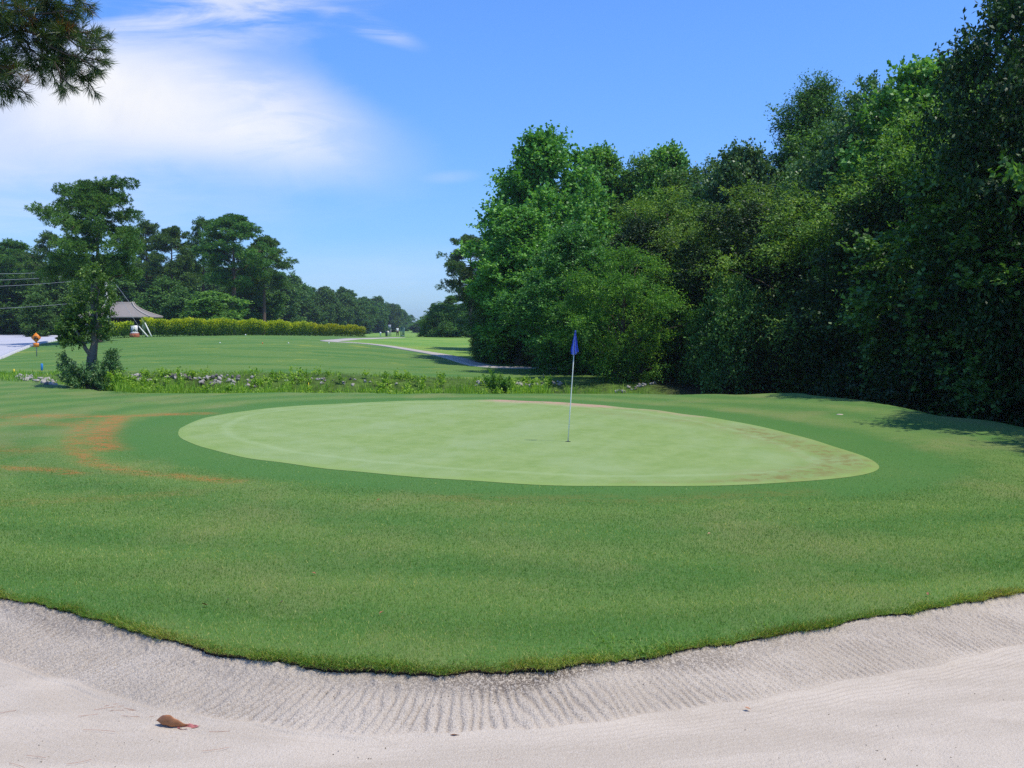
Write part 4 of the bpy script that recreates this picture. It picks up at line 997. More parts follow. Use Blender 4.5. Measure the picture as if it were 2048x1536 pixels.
# leafy low plants between
cu = rg.uniform(215, 1100, 900); cy = rg.uniform(35.5, 42.8, 900); cx = (cu - 1024) / F * cy
k = rg.rand(900) < .5 + .5 * np.sin(cx * 1.3 + 1); cx, cy = cx[k], cy[k]
C = np.stack([cx, cy, terrain(cx, cy) + rg.uniform(-.02, .14, len(cx)) + .5 * (1 - sst(cy, 38, 40.5))], 1)
V_, t_ = clumps(rg, C, np.tile([0, 0, 1.], (len(C), 1)), .26, 8, 7, .10, .6, .1, .5, .5)
vs.append(V_); tn.append(t_)
tag(link('weeds', leaf_mesh('weeds', vs, tn, LM['weed'])), 'bright green weeds and long grass filling the ditch', kind='stuff')
# taller reedy shrub
sh = empty('shrub', tuple(at(995, 786, 36.5))); tag(sh, 'light green reedy shrub standing up from the ditch in front of the shaded woods', 'bush')
o_ = np.array(sh.location); mb = MB(); cs, ds = [], []
for i in range(26):
    u = rg.uniform(968, 1024); tipv = 742 + abs(u - 985) * .55 + rg.uniform(-3, 16)
    p = limb(mb, at(995 + (u - 995) * .35, 787, 36.5 + rg.uniform(-.2, .2)) - o_, at(u, tipv, 36.5 + rg.uniform(-.4, .4)) - o_, .012, .004, rg, 6)
    for q_ in p[2:]: cs.append(q_); ds.append(np.array([0, 0, 1.]))
mb.obj('stem', LM['weed'], sh)
V_, t_ = clumps(rg, np.array(cs), np.array(ds), .14, 4, 5, .09, .35, .0, .4, .8)
link('foliage', leaf_mesh('reed_foliage', [V_], [t_], LM['yellow']), sh)
WATER, t, out = mat_new('water')
b = bsdf(t, (0.02, 0.03, 0.02), 0.06, 0.5, noise(t, t.nodes.new('ShaderNodeTexCoord').outputs['Object'], 3, 3), .08, .02); t.links.new(b.outputs[0], out.inputs[0])
wx = np.linspace(-20, 20, 41); w0 = np.interp(wx, LIPX, LIPY) + 1.3
Vw = np.concatenate([np.stack([wx, w0, np.full(41, -.88)], 1), np.stack([wx, np.full(41, 40.6), np.full(41, -.88)], 1)])
tag(link('water', mesh_np('water', Vw, [np.array([[i, i + 1, 42 + i, 41 + i] for i in range(40)])], WATER)), 'still dark ditch water', kind='structure')

# ------------------------------------------------------------------ rocks
RM = simple('rock', (0.36, 0.33, 0.285), 0.85, 0.3, 0.35, 6, 0.6); RM2 = simple('rock_dark', (0.16, 0.145, 0.125), 0.85, 0.3, 0.4, 6, 0.6)
def rock_mesh(seed, mat):
    import bmesh
    rg = np.random.RandomState(seed); bm = bmesh.new()
    bmesh.ops.create_icosphere(bm, subdivisions=2, radius=1)
    pl = [(unit(rg.normal(0, 1, 3)), rg.uniform(.45, .8)) for _ in range(12)]
    for v in bm.verts:
        p = np.array(v.co)
        for n_, d in pl:
            k = p @ n_
            if k > d: p = p - n_ * (k - d)
        v.co = p * np.array([1, .8, .62]) + rg.normal(0, .02, 3)
    me = bpy.data.meshes.new('rock'); bm.to_mesh(me); bm.free(); me.materials.append(mat); return me
ROCKS = [rock_mesh(i, RM) for i in range(6)] + [rock_mesh(20 + i, RM2) for i in range(3)]
def rocks(n, u0, v0, u1, v1, su, sv, label, group, r0=.10, r1=.20, pale=.75, yr=(38.5, 43.4), only_hit=True):
    rg = np.random.RandomState(int(u0 * 7 + v0))
    for i in range(n):
        f = rg.rand(); u = u0 + (u1 - u0) * f + rg.normal(0, su * .5); v = v0 + (v1 - v0) * f + rg.uniform(-sv, sv)
        p = hit(u, v, yr[0])
        o = link('rock', ROCKS[rg.randint(0, 6)] if rg.rand() < pale else ROCKS[6 + rg.randint(0, 3)])
        r = rg.uniform(r0, r1) * .82; o.location = (p[0], p[1], p[2] + r * .25); o.scale = (r, r, r); o.rotation_euler = (rg.uniform(-.6, .6), rg.uniform(-.6, .6), rg.uniform(0, 6.28))
        tag(o, label, 'rock', group)
rocks(44, 32, 753, 110, 768, 8, 5, 'pale broken rock of the pile at the left end of the ditch', 'rocks left of the ragged tree', yr=(38, 44))
rocks(34, 258, 757, 300, 758, 6, 6, 'grey broken rock of the bank pile just right of the ragged tree', 'rocks right of the ragged tree')
rocks(34, 328, 752, 384, 755, 6, 5, 'grey broken rock of the second bank pile, below the left part of the tee', 'rocks of the second bank pile', pale=.6)
rocks(40, 396, 758, 512, 766, 10, 10, 'broken rock among weeds on the middle of the ditch bank', 'rocks in the middle of the ditch bank')
rocks(26, 560, 758, 800, 770, 20, 6, 'half-buried small rock on the weedy ditch bank', 'half-buried rocks on the ditch bank', .07, .14)
rocks(50, 945, 768, 1120, 768, 10, 5, 'shaded grey rock on the bank behind the reedy shrub and flag', 'rocks behind the reedy shrub', .10, .18, .7)
rocks(16, 1240, 785, 1310, 765, 8, 4, 'rock at the shaded ditch end behind the right side of the green', 'rocks at the shaded ditch end', .10, .2, .8, (34, 44))

# ------------------------------------------------------------------ cart path and road
CONC = simple('concrete', (0.42, 0.38, 0.32), 0.85, 0.3, 0.12, 2.0, 0.2)
ROADM = simple('road_concrete', (0.47, 0.46, 0.48), 0.85, 0.3, 0.10, 0.6, 0.1)
def strip(name, pts, width, mat, label, lift=.03, sub=10):
    P_ = np.array(pts, float); s = np.concatenate([[0], np.cumsum(np.linalg.norm(np.diff(P_, axis=0), axis=1))])
    q_ = np.linspace(0, s[-1], int(s[-1] / .5) + 2); c = np.stack([np.interp(q_, s, P_[:, 0]), np.interp(q_, s, P_[:, 1])], 1)
    for _ in range(12): c[1:-1] = (c[:-2] + 2 * c[1:-1] + c[2:]) / 4
    d = unit(np.gradient(c, axis=0)); nn = np.stack([-d[:, 1], d[:, 0]], 1); V = []
    for k in np.linspace(-.5, .5, 5):
        p = c + nn * width * k; V.append(np.stack([p[:, 0], p[:, 1], terrain(p[:, 0], p[:, 1]) + lift], 1))
    for k, z in ((-.5, -.1), (.5, -.1)):
        p = c + nn * width * k; V.append(np.stack([p[:, 0], p[:, 1], terrain(p[:, 0], p[:, 1]) + z], 1))
    m_ = len(c); F_ = []
    for r, r2 in ((0, 1), (1, 2), (2, 3), (3, 4), (5, 0), (4, 6)):
        for i in range(m_ - 1): F_.append([r * m_ + i, r * m_ + i + 1, r2 * m_ + i + 1, r2 * m_ + i])
    o = link(name, mesh_np(name, np.concatenate(V), [np.array(F_)[:, ::-1]], mat)); return tag(o, label, kind='structure')
loop = [hit(u, v, 60)[:2] for u, v in ((690, 679.5), (740, 677), (800, 675.5))]
strip('path', list(PW) + [hit(652, 682, 60)[:2]] + loop, 1.4, CONC, 'narrow concrete cart path curving up the fairway')
RP = [hit(u, v, 45)[:2] for u, v in ((-260, 790), (-150, 750), (0, 718), (25, 707), (60, 693), (110, 682), (160, 676))]
near_e = np.array(RP); ux = np.linspace(0, 1, 60)
sN = np.linspace(0, len(RP) - 1, 60); ne = np.stack([np.interp(sN, range(len(RP)), near_e[:, 0]), np.interp(sN, range(len(RP)), near_e[:, 1])], 1)
fe0 = np.array([(-75, 62), (-85, 85), (-90, 110), (-85, 135), (-76, 145), (-68, 148), (-62, 148)], float)
fe = np.stack([np.interp(sN, range(7), fe0[:, 0]), np.interp(sN, range(7), fe0[:, 1])], 1)
rows = [ne * (1 - k) + fe * k for k in np.linspace(0, 1, 30)]
Vr = np.concatenate([np.stack([r[:, 0], r[:, 1], terrain(r[:, 0], r[:, 1]) + .04], 1) for r in rows])
tag(link('road', mesh_np('road', Vr, [grid_faces(30, 60)[:, ::-1]], ROADM)), 'pale concrete road at the far left', kind='structure')
kb = MB(); KC = simple('kerb', (.55, .54, .52), .8, .3, .1, 3)
for i in range(59):
    a_, b_ = ne[i], ne[i + 1]; d_ = (b_ - a_) / (np.linalg.norm(b_ - a_) + 1e-9); n_ = np.array([-d_[1], d_[0]]) * .12
    za, zb_ = tz(*a_), tz(*b_)
    kb.add([(a_[0] - n_[0], a_[1] - n_[1], za - .1), (a_[0] + n_[0], a_[1] + n_[1], za - .1), (b_[0] + n_[0], b_[1] + n_[1], zb_ - .1), (b_[0] - n_[0], b_[1] - n_[1], zb_ - .1),
            (a_[0] - n_[0], a_[1] - n_[1], za + .14), (a_[0] + n_[0], a_[1] + n_[1], za + .14), (b_[0] + n_[0], b_[1] + n_[1], zb_ + .14), (b_[0] - n_[0], b_[1] - n_[1], zb_ + .14)],
           [(4, 5, 6, 7), (0, 1, 5, 4), (1, 2, 6, 5), (2, 3, 7, 6), (3, 0, 4, 7)])
tag(kb.obj('kerb', KC), 'low pale kerb along the road', kind='structure')

# ------------------------------------------------------------------ flagstick
WHITE = simple('white_paint', (.80, .80, .76), .4, .5, .05, 5, .05)
hb = hit(1136, 885, 10); tpf = at(1151, 661, hb[1]); zc = hb[2] + .018
fs = empty('flagstick', (hb[0], hb[1], zc)); tag(fs, 'thin white flagstick with limp dark blue flag standing in the hole', 'flagstick')
dv = tpf - np.array([hb[0], hb[1], zc]); mb = MB()
mb.tube([-.12 * dv / np.linalg.norm(dv), dv * .3, dv * .6, dv * .985], [.011, .0105, .009, .007], 12); mb.obj('pole', WHITE, fs, True)
mb = MB(); mb.tube([dv * .985, dv * .99, dv * .997, dv], [.006, .012, .013, .004], 10); mb.obj('knob', WHITE, fs, True)
FL, t, out = mat_new('blue_flag')
b = bsdf(t, (.05, .15, 1.0), .45, .5, noise(t, t.nodes.new('ShaderNodeTexCoord').outputs['Object'], 90, 2), .08, .002); b.inputs['Sheen Weight'].default_value = .3
tr = t.nodes.new('ShaderNodeBsdfTranslucent'); tr.inputs[0].default_value = (.02, .06, .5, 1)
mx = t.nodes.new('ShaderNodeMixShader'); mx.inputs[0].default_value = .22; t.links.new(b.outputs[0], mx.inputs[1]); t.links.new(tr.outputs[0], mx.inputs[2]); t.links.new(mx.outputs[0], out.inputs[0])
# draped cloth hugging the pole, folds fan out downwards
K, M_ = 40, 30; Vf = []
px = hb[1] / F
for i in range(M_ + 1):
    f = i / M_; zf = 1 - f * .205
    c = dv * zf
    wl = (-.006 - .066 * f ** .95 + (.02 * max(0, f - .85) / .15)); wr = .006 + .078 * f ** 1.15
    for j in range(K + 1):
        s_ = j / K; xx = wl + (wr - wl) * s_
        dep = (.010 + .045 * f) * math.sin(s_ * math.pi * 5.2 + .5) * (1 - .2 * s_)
        drop = 0.0
        if f > .8:
            k_ = (f - .8) / .2; drop = -k_ * (.055 * (1 - abs(s_ - .42) / .58) - .03 * s_)
        Vf.append((c[0] + xx, -.02 + dep, c[2] + drop))
Vf = np.array(Vf)
fm = mesh_np('flag', Vf, [grid_faces(M_ + 1, K + 1)], FL, smooth=True)
fo = link('flag', fm, fs); sm = fo.modifiers.new('thick', 'SOLIDIFY'); sm.thickness = .0015
DARK = simple('dark_hole', (.01, .01, .01), .9, .1, .1)
mb = MB(); th = np.linspace(0, 2 * math.pi, 25)[:-1]
def ringz(r, z): return [(math.cos(a) * r, math.sin(a) * r, z) for a in th]
mb.add(ringz(.054, .0025) + ringz(.054, -.0) + [(0, 0, .003)], [], [(48, i, (i + 1) % 24) for i in range(24)])
cup = mb.obj('hole_cup', DARK); cup.location = (hb[0], hb[1], zc); tag(cup, 'dark round hole cup at the foot of the flagstick', 'cup')

# ------------------------------------------------------------------ fallen leaves and needles
LB, t, out = mat_new('dry_leaf')
tcn = t.nodes.new('ShaderNodeTexCoord'); nz1 = noise(t, mapping(t, tcn.outputs['Object'], (14, 50, 14)), 1.6, 4, .6, .5)
b = bsdf(t, mixc(t, nz1, (.16, .060, .022), (.52, .22, .085)), .45, .5, nz1, .3, .004)
t.links.new(b.outputs[0], out.inputs[0])
LR, t, out = mat_new('dry_leaf_red')
b = bsdf(t, mixc(t, noise(t, t.nodes.new('ShaderNodeTexCoord').outputs['Object'], 30, 3), (.30, .07, .05), (.62, .24, .20)), .4, .5); t.links.new(b.outputs[0], out.inputs[0])
def leaf_sheet(L_, W_, curl, bend, fold, mat, name, loc, rot, twist=0.0):
    n, m_ = 26, 12; V = []
    for i in range(n + 1):
        s_ = i / n; w = W_ * (math.sin(math.pi * s_ ** .8) ** 1.15) / 2 + .0008
        if s_ > .97: w *= .3
        for j in range(m_ + 1):
            q_ = (j / m_ - .5) * 2; a_ = q_ * curl
            y = (math.sin(a_) / max(curl, .01)) * w; z = (1 - math.cos(a_)) / max(curl, .01) * w + abs(q_) * fold * w
            th_ = twist * s_; y, z = y * math.cos(th_) - z * math.sin(th_), y * math.sin(th_) + z * math.cos(th_)
            x = (s_ - .5) * L_; z += bend * ((s_ - .5) * 2) ** 2 * L_ + .002 * math.sin(s_ * 22 + q_ * 2)
            V.append((x, y, z))
    me = mesh_np(name, np.array(V), [grid_faces(n + 1, m_ + 1)], mat, smooth=True)
    o = link(name, me); o.location = loc; o.rotation_euler = rot
    mw = o.rotation_euler.to_matrix(); o.location.z = ZF - .014 - min((mw @ Vector(v)).z for v in V); so_ = o.modifiers.new('thick', 'SOLIDIFY'); so_.thickness = .0012; return o
p1 = onz(342, 1452, ZF); p2 = onz(377, 1452, ZF)
l1 = leaf_sheet(.20, .115, 1.0, .13, .25, LB, 'fallen_leaf', (p1[0], p1[1], ZF + .030), (R_(-62), R_(5), R_(-6)), .5)
tag(l1, 'large curled brown dry leaf lying on the bunker sand', 'leaf')
l2 = leaf_sheet(.13, .055, .7, .07, .1, LR, 'fallen_leaf', (p2[0], p2[1], ZF + .014), (R_(14), R_(-4), R_(2)))
tag(l2, 'narrow reddish leaf touching the right side of the big curled leaf', 'leaf')
rg = np.random.RandomState(61)
mini = mesh_np('fallen_leaf', np.array([(-.03, 0, 0), (0, -.014, .008), (.03, 0, .004), (0, .014, .010), (0, 0, .0)]), [np.array([[0, 1, 4], [1, 2, 4], [2, 3, 4], [3, 0, 4]])], LB)
for (u, v, lab) in [(457, 1225, 'small brown leaf in the grass near the left bunker edge'), (563, 1228, 'brown leaf in the lawn above the curled leaf on the sand'), (763, 1250, 'brown leaf in the lawn above the centre of the bunker edge'), (410, 1242, 'tiny dry leaf in grass close to the left bunker lip'),
                    (757, 1003, 'dark fleck of leaf on the lawn in front of the green'), (1545, 1023, 'dark leaf in the lawn right of centre'), (1595, 1000, 'leaf on the lawn below the right end of the green'), (1620, 1022, 'dark leaf beside another on the right lawn'),
                    (1418, 1074, 'tiny dark leaf in the middle of the right lawn'), (628, 1162, 'pale fleck of leaf in the left lawn'), (1855, 1222, 'brown leaf on the turf lip at the right'), (256, 1268, 'dark leaf on the sand under the left lip'), (910, 1472, 'small dark leaf on the sand at the foot of the raked face, bottom centre'), (1495, 1418, 'small dark leaf on the sand floor at the right'), (708, 1450, 'tiny dark leaf at the toe of the raked face')]:
    p = hit(u, v, 6); z = float(lawn_z(np.array([p[0]]), np.array([p[1]]))[0]) + .022
    if u == 256: z = .03
    if v > 1400: p = onz(u, v, ZF); z = ZF + .004
    o = link('fallen_leaf', mini); o.location = (p[0], p[1], z); o.rotation_euler = (rg.uniform(-.5, .5), rg.uniform(-.5, .5), rg.uniform(0, 6)); s_ = rg.uniform(.6, 1.1); o.scale = (s_,) * 3; tag(o, lab, 'leaf')
vs = []
NM = simple('straw', (.42, .20, .12), .6, .3, .3, 9)
def needle(p0, L_, th, z):
    k = 5; s_ = np.linspace(0, 1, k); bend = rg.uniform(-.25, .25)
    x = p0[0] + L_ * s_ * math.cos(th) - bend * L_ * s_ ** 2 * math.sin(th); y = p0[1] + L_ * s_ * math.sin(th) + bend * L_ * s_ ** 2 * math.cos(th)
    pts = np.stack([x, y, np.full(k, 0.0) + z(x, y)], 1); nmb.tube(pts, .0011, 3, cap=False)
nmb = MB()
for i in range(46):
    u, v = rg.uniform(-20, 1250), rg.uniform(1380, 1530)
    p = onz(u, v, ZF)
    if rg.rand() < .35: p = onz(rg.uniform(180, 480), rg.uniform(1400, 1450), ZF)
    if p[1] > edge_raw(p[0]) - .55: continue
    needle(p, rg.uniform(.10, .2), rg.uniform(-.5, .7), lambda x, y: ZF - .004 + 0 * x)
tag(nmb.obj('pine_needles', NM), 'few reddish fallen pine needles scattered on the sand', kind='stuff')

rg = np.random.RandomState(71); vs = []
for i in range(900):
    if rg.rand() < .6:
        x = rg.uniform(-4.6, 4.6); y = edge_y(np.array([x]))[0] - rg.uniform(.02, .22); zz = ZE - .045 - (edge_y(np.array([x]))[0] - y) * .35 + .012
    else:
        p = onz(rg.uniform(-40, 2090), rg.uniform(1300, 1536), ZF); x, y = p[0], p[1]
        if y > edge_raw(x) - .6: continue
        zz = ZF - .012
    r = rg.uniform(.002, .0055); th = rg.uniform(0, 6.28, 3)
    q_ = unit(rg.normal(0, 1, (4, 3))) * r * np.array([1.6, 1, .9]); vs.append(q_ + np.array([x, y, zz]))
DV = np.concatenate(vs); kq = np.arange(len(vs))[:, None] * 4
tag(link('debris', mesh_np('debris', DV, [np.concatenate([kq + np.array([[0, 1, 2]]), kq + np.array([[0, 2, 3]]), kq + np.array([[0, 3, 1]]), kq + np.array([[1, 3, 2]])])], SOIL)), 'tiny dark crumbs of soil and bark on the sand', kind='stuff')
# ------------------------------------------------------------------ road sign, markers, stakes
ORANGE = simple('sign_orange', (.85, .25, .02), .45, .5, .06, 6, .03); BLACK = simple('black_paint', (.02, .015, .015), .5, .5, .1); METAL = simple('galvanised', (.35, .36, .36), .45, .5, .15, 12, .1, .6)
D0 = 66.0; sb = hit(73, 713, 50); D0 = sb[1]; c = at(73, 675.5, D0); sg = empty('road_sign', (sb[0], D0, sb[2])); tag(sg, 'orange diamond warning sign with small plate below beside the road', 'sign')
oz = c[2] - sb[2]; hd = 10.2 / F * D0
mb = MB(); mb.box((0, .03, (oz + hd) / 2 - .2), (.05, .04, oz + hd + .2)); mb.obj('post', METAL, sg)
mb = MB(); mb.add([(-hd, 0, oz), (0, 0, oz - hd), (hd, 0, oz), (0, 0, oz + hd), (-hd, .012, oz), (0, .012, oz - hd), (hd, .012, oz), (0, .012, oz + hd)], [(0, 1, 2, 3), (7, 6, 5, 4), (0, 4, 5, 1), (1, 5, 6, 2), (2, 6, 7, 3), (3, 7, 4, 0)])
dia = mb.obj('diamond_plate', ORANGE, sg)
mb = MB(); y_ = -.006
k = hd / .34
for cx_, cz, w_, h_ in ((-.02, -.06, .24, .07), (-.01, .09, .20, .022), (-.09, .02, .018, .12), (.07, .02, .018, .12), (.11, -.04, .07, .09), (-.03, .01, .06, .08)): mb.box((cx_ * k, y_, oz + cz * k), (w_ * k, .005, h_ * k))
for cx_ in (-.1, .1): mb.tube([(cx_ * k, y_ - .003, oz - .11 * k), (cx_ * k, y_ + .003, oz - .11 * k)], .038 * k, 12)
mb.obj('symbol', BLACK, sg)
c2 = at(73, 690, D0)[2] - sb[2]; mb = MB(); mb.box((0, -.005, c2), (11 / F * D0, .012, 8 / F * D0)); mb.obj('lower_plate', ORANGE, sg)
BLUE = simple('blue_paint', (.02, .20, .50), .5, .5, .1); YEL = simple('yellow_paint', (.8, .6, .03), .5, .5, .1); RED = simple('orange_paint', (.8, .2, .05), .5, .5, .1)
def stake(u, vb, vt, name, label, mat, r=.03, cat='stake', ymin=40):
    p = hit(u, vb, ymin); h = at(u, vt, p[1])[2] - p[2]; mb = MB()
    mb.tube([(0, 0, -.15), (0, 0, h * .93), (0, 0, h)], [r, r, r * .5], 8); o = mb.obj(name, mat); o.location = p; tag(o, label, cat)
stake(84, 741, 727, 'marker_stake', 'blue marker stake in the grass by the ditch end', BLUE, .055)
stake(28, 745, 738, 'marker_stake', 'short yellow stake above the left rock pile', YEL, .035)
stake(1087, 757, 747, 'marker_stake', 'thin tan stake in the shade behind the ditch', simple('tan', (.45, .33, .18), .7), .02)
stake(617, 771, 765, 'marker_stake', 'small yellow stake among weeds in the middle of the ditch', YEL, .02, ymin=38)
for (u, v, mat, lab) in [(407, 671, WHITE, 'white tee marker farthest left on the tee, just below the hedge'), (440, 687.5, WHITE, 'white tee marker left of the orange one on the near tee line'), (491, 671.5, WHITE, 'pale tee marker below the hedge, right of the farthest-left one'),
                      (525, 688, RED, 'orange ball-shaped tee marker on the tee'), (577, 688, WHITE, 'white tee marker just right of the orange one'), (658, 688, WHITE, 'white tee marker nearest the start of the cart path')]:
    p = hit(u, v, 45); r = 1.35 / F * p[1]; mb = MB()
    prof = [(.0, -r), (r * .7, -r * .7), (r, 0), (r * .87, r * .5), (r * .5, r * .87), (.001, r)]
    mb.tube([(0, 0, z + r * 1.3) for _, z in prof], [max(a_, .001) for a_, _ in prof], 12, cap=False); mb.tube([(0, 0, -.1), (0, 0, r * .6)], .012, 6)
    o = mb.obj('tee_marker', mat, smooth=True); o.location = p; tag(o, lab, 'tee marker')
# golf balls / litter on the grass by the ditch
for u, v, lab in ((462, 786, 'white ball on the grass at the ditch edge, left of centre'),):
    p = hit(u, v, 20); mb = MB(); r = .045 if u == 462 else .03; mb.tube([(0, 0, r + z * r) for z in (-1, -.7, 0, .7, 1)], [.001, r * .7, r, r * .7, .001], 12, cap=False)
    o = mb.obj('golf_ball', WHITE, smooth=True); o.location = p; tag(o, lab, 'ball')

p = hit(1680, 829, 20); mb = MB(); mb.tube([(0, 0, -.01), (0, 0, .006), (0, 0, .012)], [.085, .08, .05], 9, wob=.3, seed=5)
o = mb.obj('divot', simple('divot', (.48, .40, .30), .9)); o.location = p; tag(o, 'small pale sandy divot patch on the lawn right of the green', 'divot')
# ------------------------------------------------------------------ pavilion
SHING = simple('shingles', (.25, .22, .195), .9, .2, .2, 5, .4); WALL = simple('wall_dark', (.05, .045, .04), .8, .3, .2); TRIM = simple('trim', (.45, .40, .32), .7, .3, .1); BRICK = simple('brick', (.36, .12, .07), .9, .2, .3, 10)
Yp = 118.0; ce = at(241, 633.5, Yp); zb0 = tz(ce[0], Yp); pv = empty('pavilion', (ce[0], Yp, zb0)); tag(pv, 'gatehouse pavilion with flared grey shingle hip roof behind the hedge', 'building')
ze = ce[2] - zb0; zr = at(241, 604, Yp)[2] - zb0; hx = 72 / F * Yp; hy = 2.2; rx = 26 / F * Yp; ry = .25
lv = []; NL = 14
for i in range(NL + 1):
    f = i / NL; g_ = (1 - f) ** 1.9; lv.append((rx + (hx - rx) * g_, ry + (hy - ry) * g_, ze + (zr - ze) * f))
V = []; Q = []
for a_, b_, z in lv: V += [(-a_, -b_, z), (a_, -b_, z), (a_, b_, z), (-a_, b_, z)]
for i in range(NL):
    for j in range(4): Q.append((i * 4 + j, i * 4 + (j + 1) % 4, i * 4 + 4 + (j + 1) % 4, i * 4 + 4 + j))
Q.append((NL * 4, NL * 4 + 1, NL * 4 + 2, NL * 4 + 3))
e = [(-hx, -hy, ze - .14), (hx, -hy, ze - .14), (hx, hy, ze - .14), (-hx, hy, ze - .14)]; k0 = len(V); V += e
for j in range(4): Q.append((k0 + j, k0 + (j + 1) % 4, (j + 1) % 4, j))
Q.append((k0 + 3, k0 + 2, k0 + 1, k0)); mb = MB(); mb.add(V, Q); rf = mb.obj('roof', SHING, pv)
for sx_2, sy_2 in ((1, -1), (1, 1), (-1, -1), (-1, 1)): mb = MB(); mb.tube([(sx_2 * a_, sy_2 * b_, z + .03) for a_, b_, z in lv], .07, 6); mb.obj('hip_cap', TRIM, rf)
mb = MB(); mb.box((0, .4, (ze - .14) / 2), (hx * 1.1, hy * 1.1, ze - .16)); mb.obj('wall', WALL, pv)
for sx_2 in (-1, 1):
    for sy_2 in (-1, 1):
        mb = MB(); mb.box((sx_2 * 56 / F * Yp, sy_2 * (hy - .6), (ze - .14) / 2), (.32, .32, ze - .145)); mb.obj('column', TRIM, pv)
# white entrance sign on brick base
SB = at(269, 671, 97); zs_ = tz(SB[0], 97); es = empty('entrance_sign', (SB[0], 97, zs_)); tag(es, 'white entrance sign on low brick base at the hedge gap', 'sign')
sc_ = 97 / F; zt_ = at(269, 651, 97)[2] - zs_; z1 = at(269, 667, 97)[2] - zs_
mb = MB(); mb.box((0, 0, z1 / 2 - .1), (17 * sc_, .5, z1 + .2)); mb.obj('base', BRICK, es)
mb = MB(); mb.box((0, 0, (zt_ + z1) / 2), (12 * sc_, .2, zt_ - z1)); mb.box((0, 0, z1 + .05), (15 * sc_, .3, .1)); mb.obj('panel', WHITE, es)
mb = MB(); mb.box((-5.0 * sc_, -.112, (zt_ + z1) / 2 - .1), (2.2 * sc_, .02, (zt_ - z1) * .45)); mb.box((2 * sc_, -.112, (zt_ + z1) / 2 - .06), (3.5 * sc_, .02, .10)); mb.obj('emblem', simple('emblem', (.08, .10, .35), .5), es)

# ------------------------------------------------------------------ utility pole, wires and guy guards
Yu = 100.0; pb = at(216, 682, Yu); pz = tz(pb[0], Yu); ptop = at(213, 540, Yu)
up_ = empty('utility_pole', (pb[0], Yu, pz)); tag(up_, 'slim grey utility pole rising behind the ragged tree', 'pole')
POLE = simple('pole_wood', (.60, .58, .55), .85, .2, .2, 4, .4)
hh = ptop[2] - pz; mb = MB(); mb.tube([(0, 0, -.3), (-.05, 0, hh * .5), (-.1, 0, hh)], [.17, .15, .12], 10); mb.obj('shaft', POLE, up_, True)
mb = MB(); mb.box((0, 0, hh - .35), (1.6, .1, .12), rz=.6); mb.obj('crossarm', POLE, up_)
for kx in (-.65, -.1, .6): mb = MB(); mb.tube([(kx * .82, kx * .56, hh - .29), (kx * .82, kx * .56, hh - .12)], [.05, .03], 8); mb.obj('insulator', WHITE, up_)
WIRE = simple('wire', (.30, .32, .33), .5, .4, .05)
for (v0, vp, lab) in ((533, 538, 'topmost overhead wire left of the pole'), (551, 546, 'second overhead wire from the top'), (566, 556, 'third overhead wire, just below the upper pair'), (611, 600, 'lowest overhead wire, well below the others')):
    a_ = at(214, vp, Yu); b_ = at(-260, v0 + 8, Yu - 22); t_ = np.linspace(0, 1, 26)[:, None]; p = a_ * (1 - t_) + b_ * t_; p[:, 2] -= np.sin(t_[:, 0] * math.pi) * .35
    mb = MB(); mb.tube(p - a_, .014, 5); o = mb.obj('overhead_wire', WIRE); o.location = a_; tag(o, lab, 'wire')
GY = simple('guard', (.72, .72, .60), .5, .5, .08)
for (ua, va, ub, vb, lab) in ((278, 653, 296, 673.5, 'left pale leaning guy-wire guard at the hedge gap'), (290, 646, 303, 673, 'right pale leaning guy-wire guard, slightly taller')):
    b0 = at(ub, vb, 93); b1 = at(ua, va, 93.8); o_ = b0; g_ = empty('guy_wire', tuple(b0)); tag(g_, lab, 'guy wire')
    mb = MB(); mb.tube([(b0 - o_) * 1, b1 - o_], .055, 8); mb.obj('guard', GY, g_)
    mb = MB(); mb.tube([b1 - o_, at(214, 560 if ua == 278 else 545, Yu) - o_], .015, 5); mb.obj('cable', WIRE, g_)

# ------------------------------------------------------------------ house at the far left
Yh = 165.0; hc = at(72, 668, Yh); hz = tz(hc[0], Yh); ho = empty('house', (hc[0], Yh, hz)); tag(ho, 'house mostly hidden by trees beyond the road, pale roof and dark garage', 'house')
k = Yh / F; HW = simple('siding', (.10, .13, .14), .8, .3, .1); HR = simple('roof_pale', (.40, .38, .37), .9, .2, .15); wtop = at(72, 648, Yh)[2] - hz; rtop = at(72, 622, Yh)[2] - hz
mb = MB(); mb.box((0, 0, wtop / 2), (62 * k, 7, wtop)); mb.obj('wall', HW, ho)
mb = MB(); w_ = 34 * k; mb.add([(-w_, -4, wtop), (w_, -4, wtop), (w_, 4, wtop), (-w_, 4, wtop), (-w_ * .75, 0, rtop), (w_ * .75, 0, rtop)], [(0, 1, 5, 4), (2, 3, 4, 5), (3, 2, 1, 0)], [(1, 2, 5), (3, 0, 4)]); mb.obj('roof', HR, ho)
mb = MB(); mb.box((2 * k, -3.56, wtop * .42), (32 * k, .1, wtop * .82)); mb.obj('garage_door', simple('garage', (.12, .17, .20), .6), ho)
mb = MB(); mb.box((-24 * k, -4.4, wtop / 2), (.35, .35, wtop)); mb.obj('porch_post', WHITE, ho)

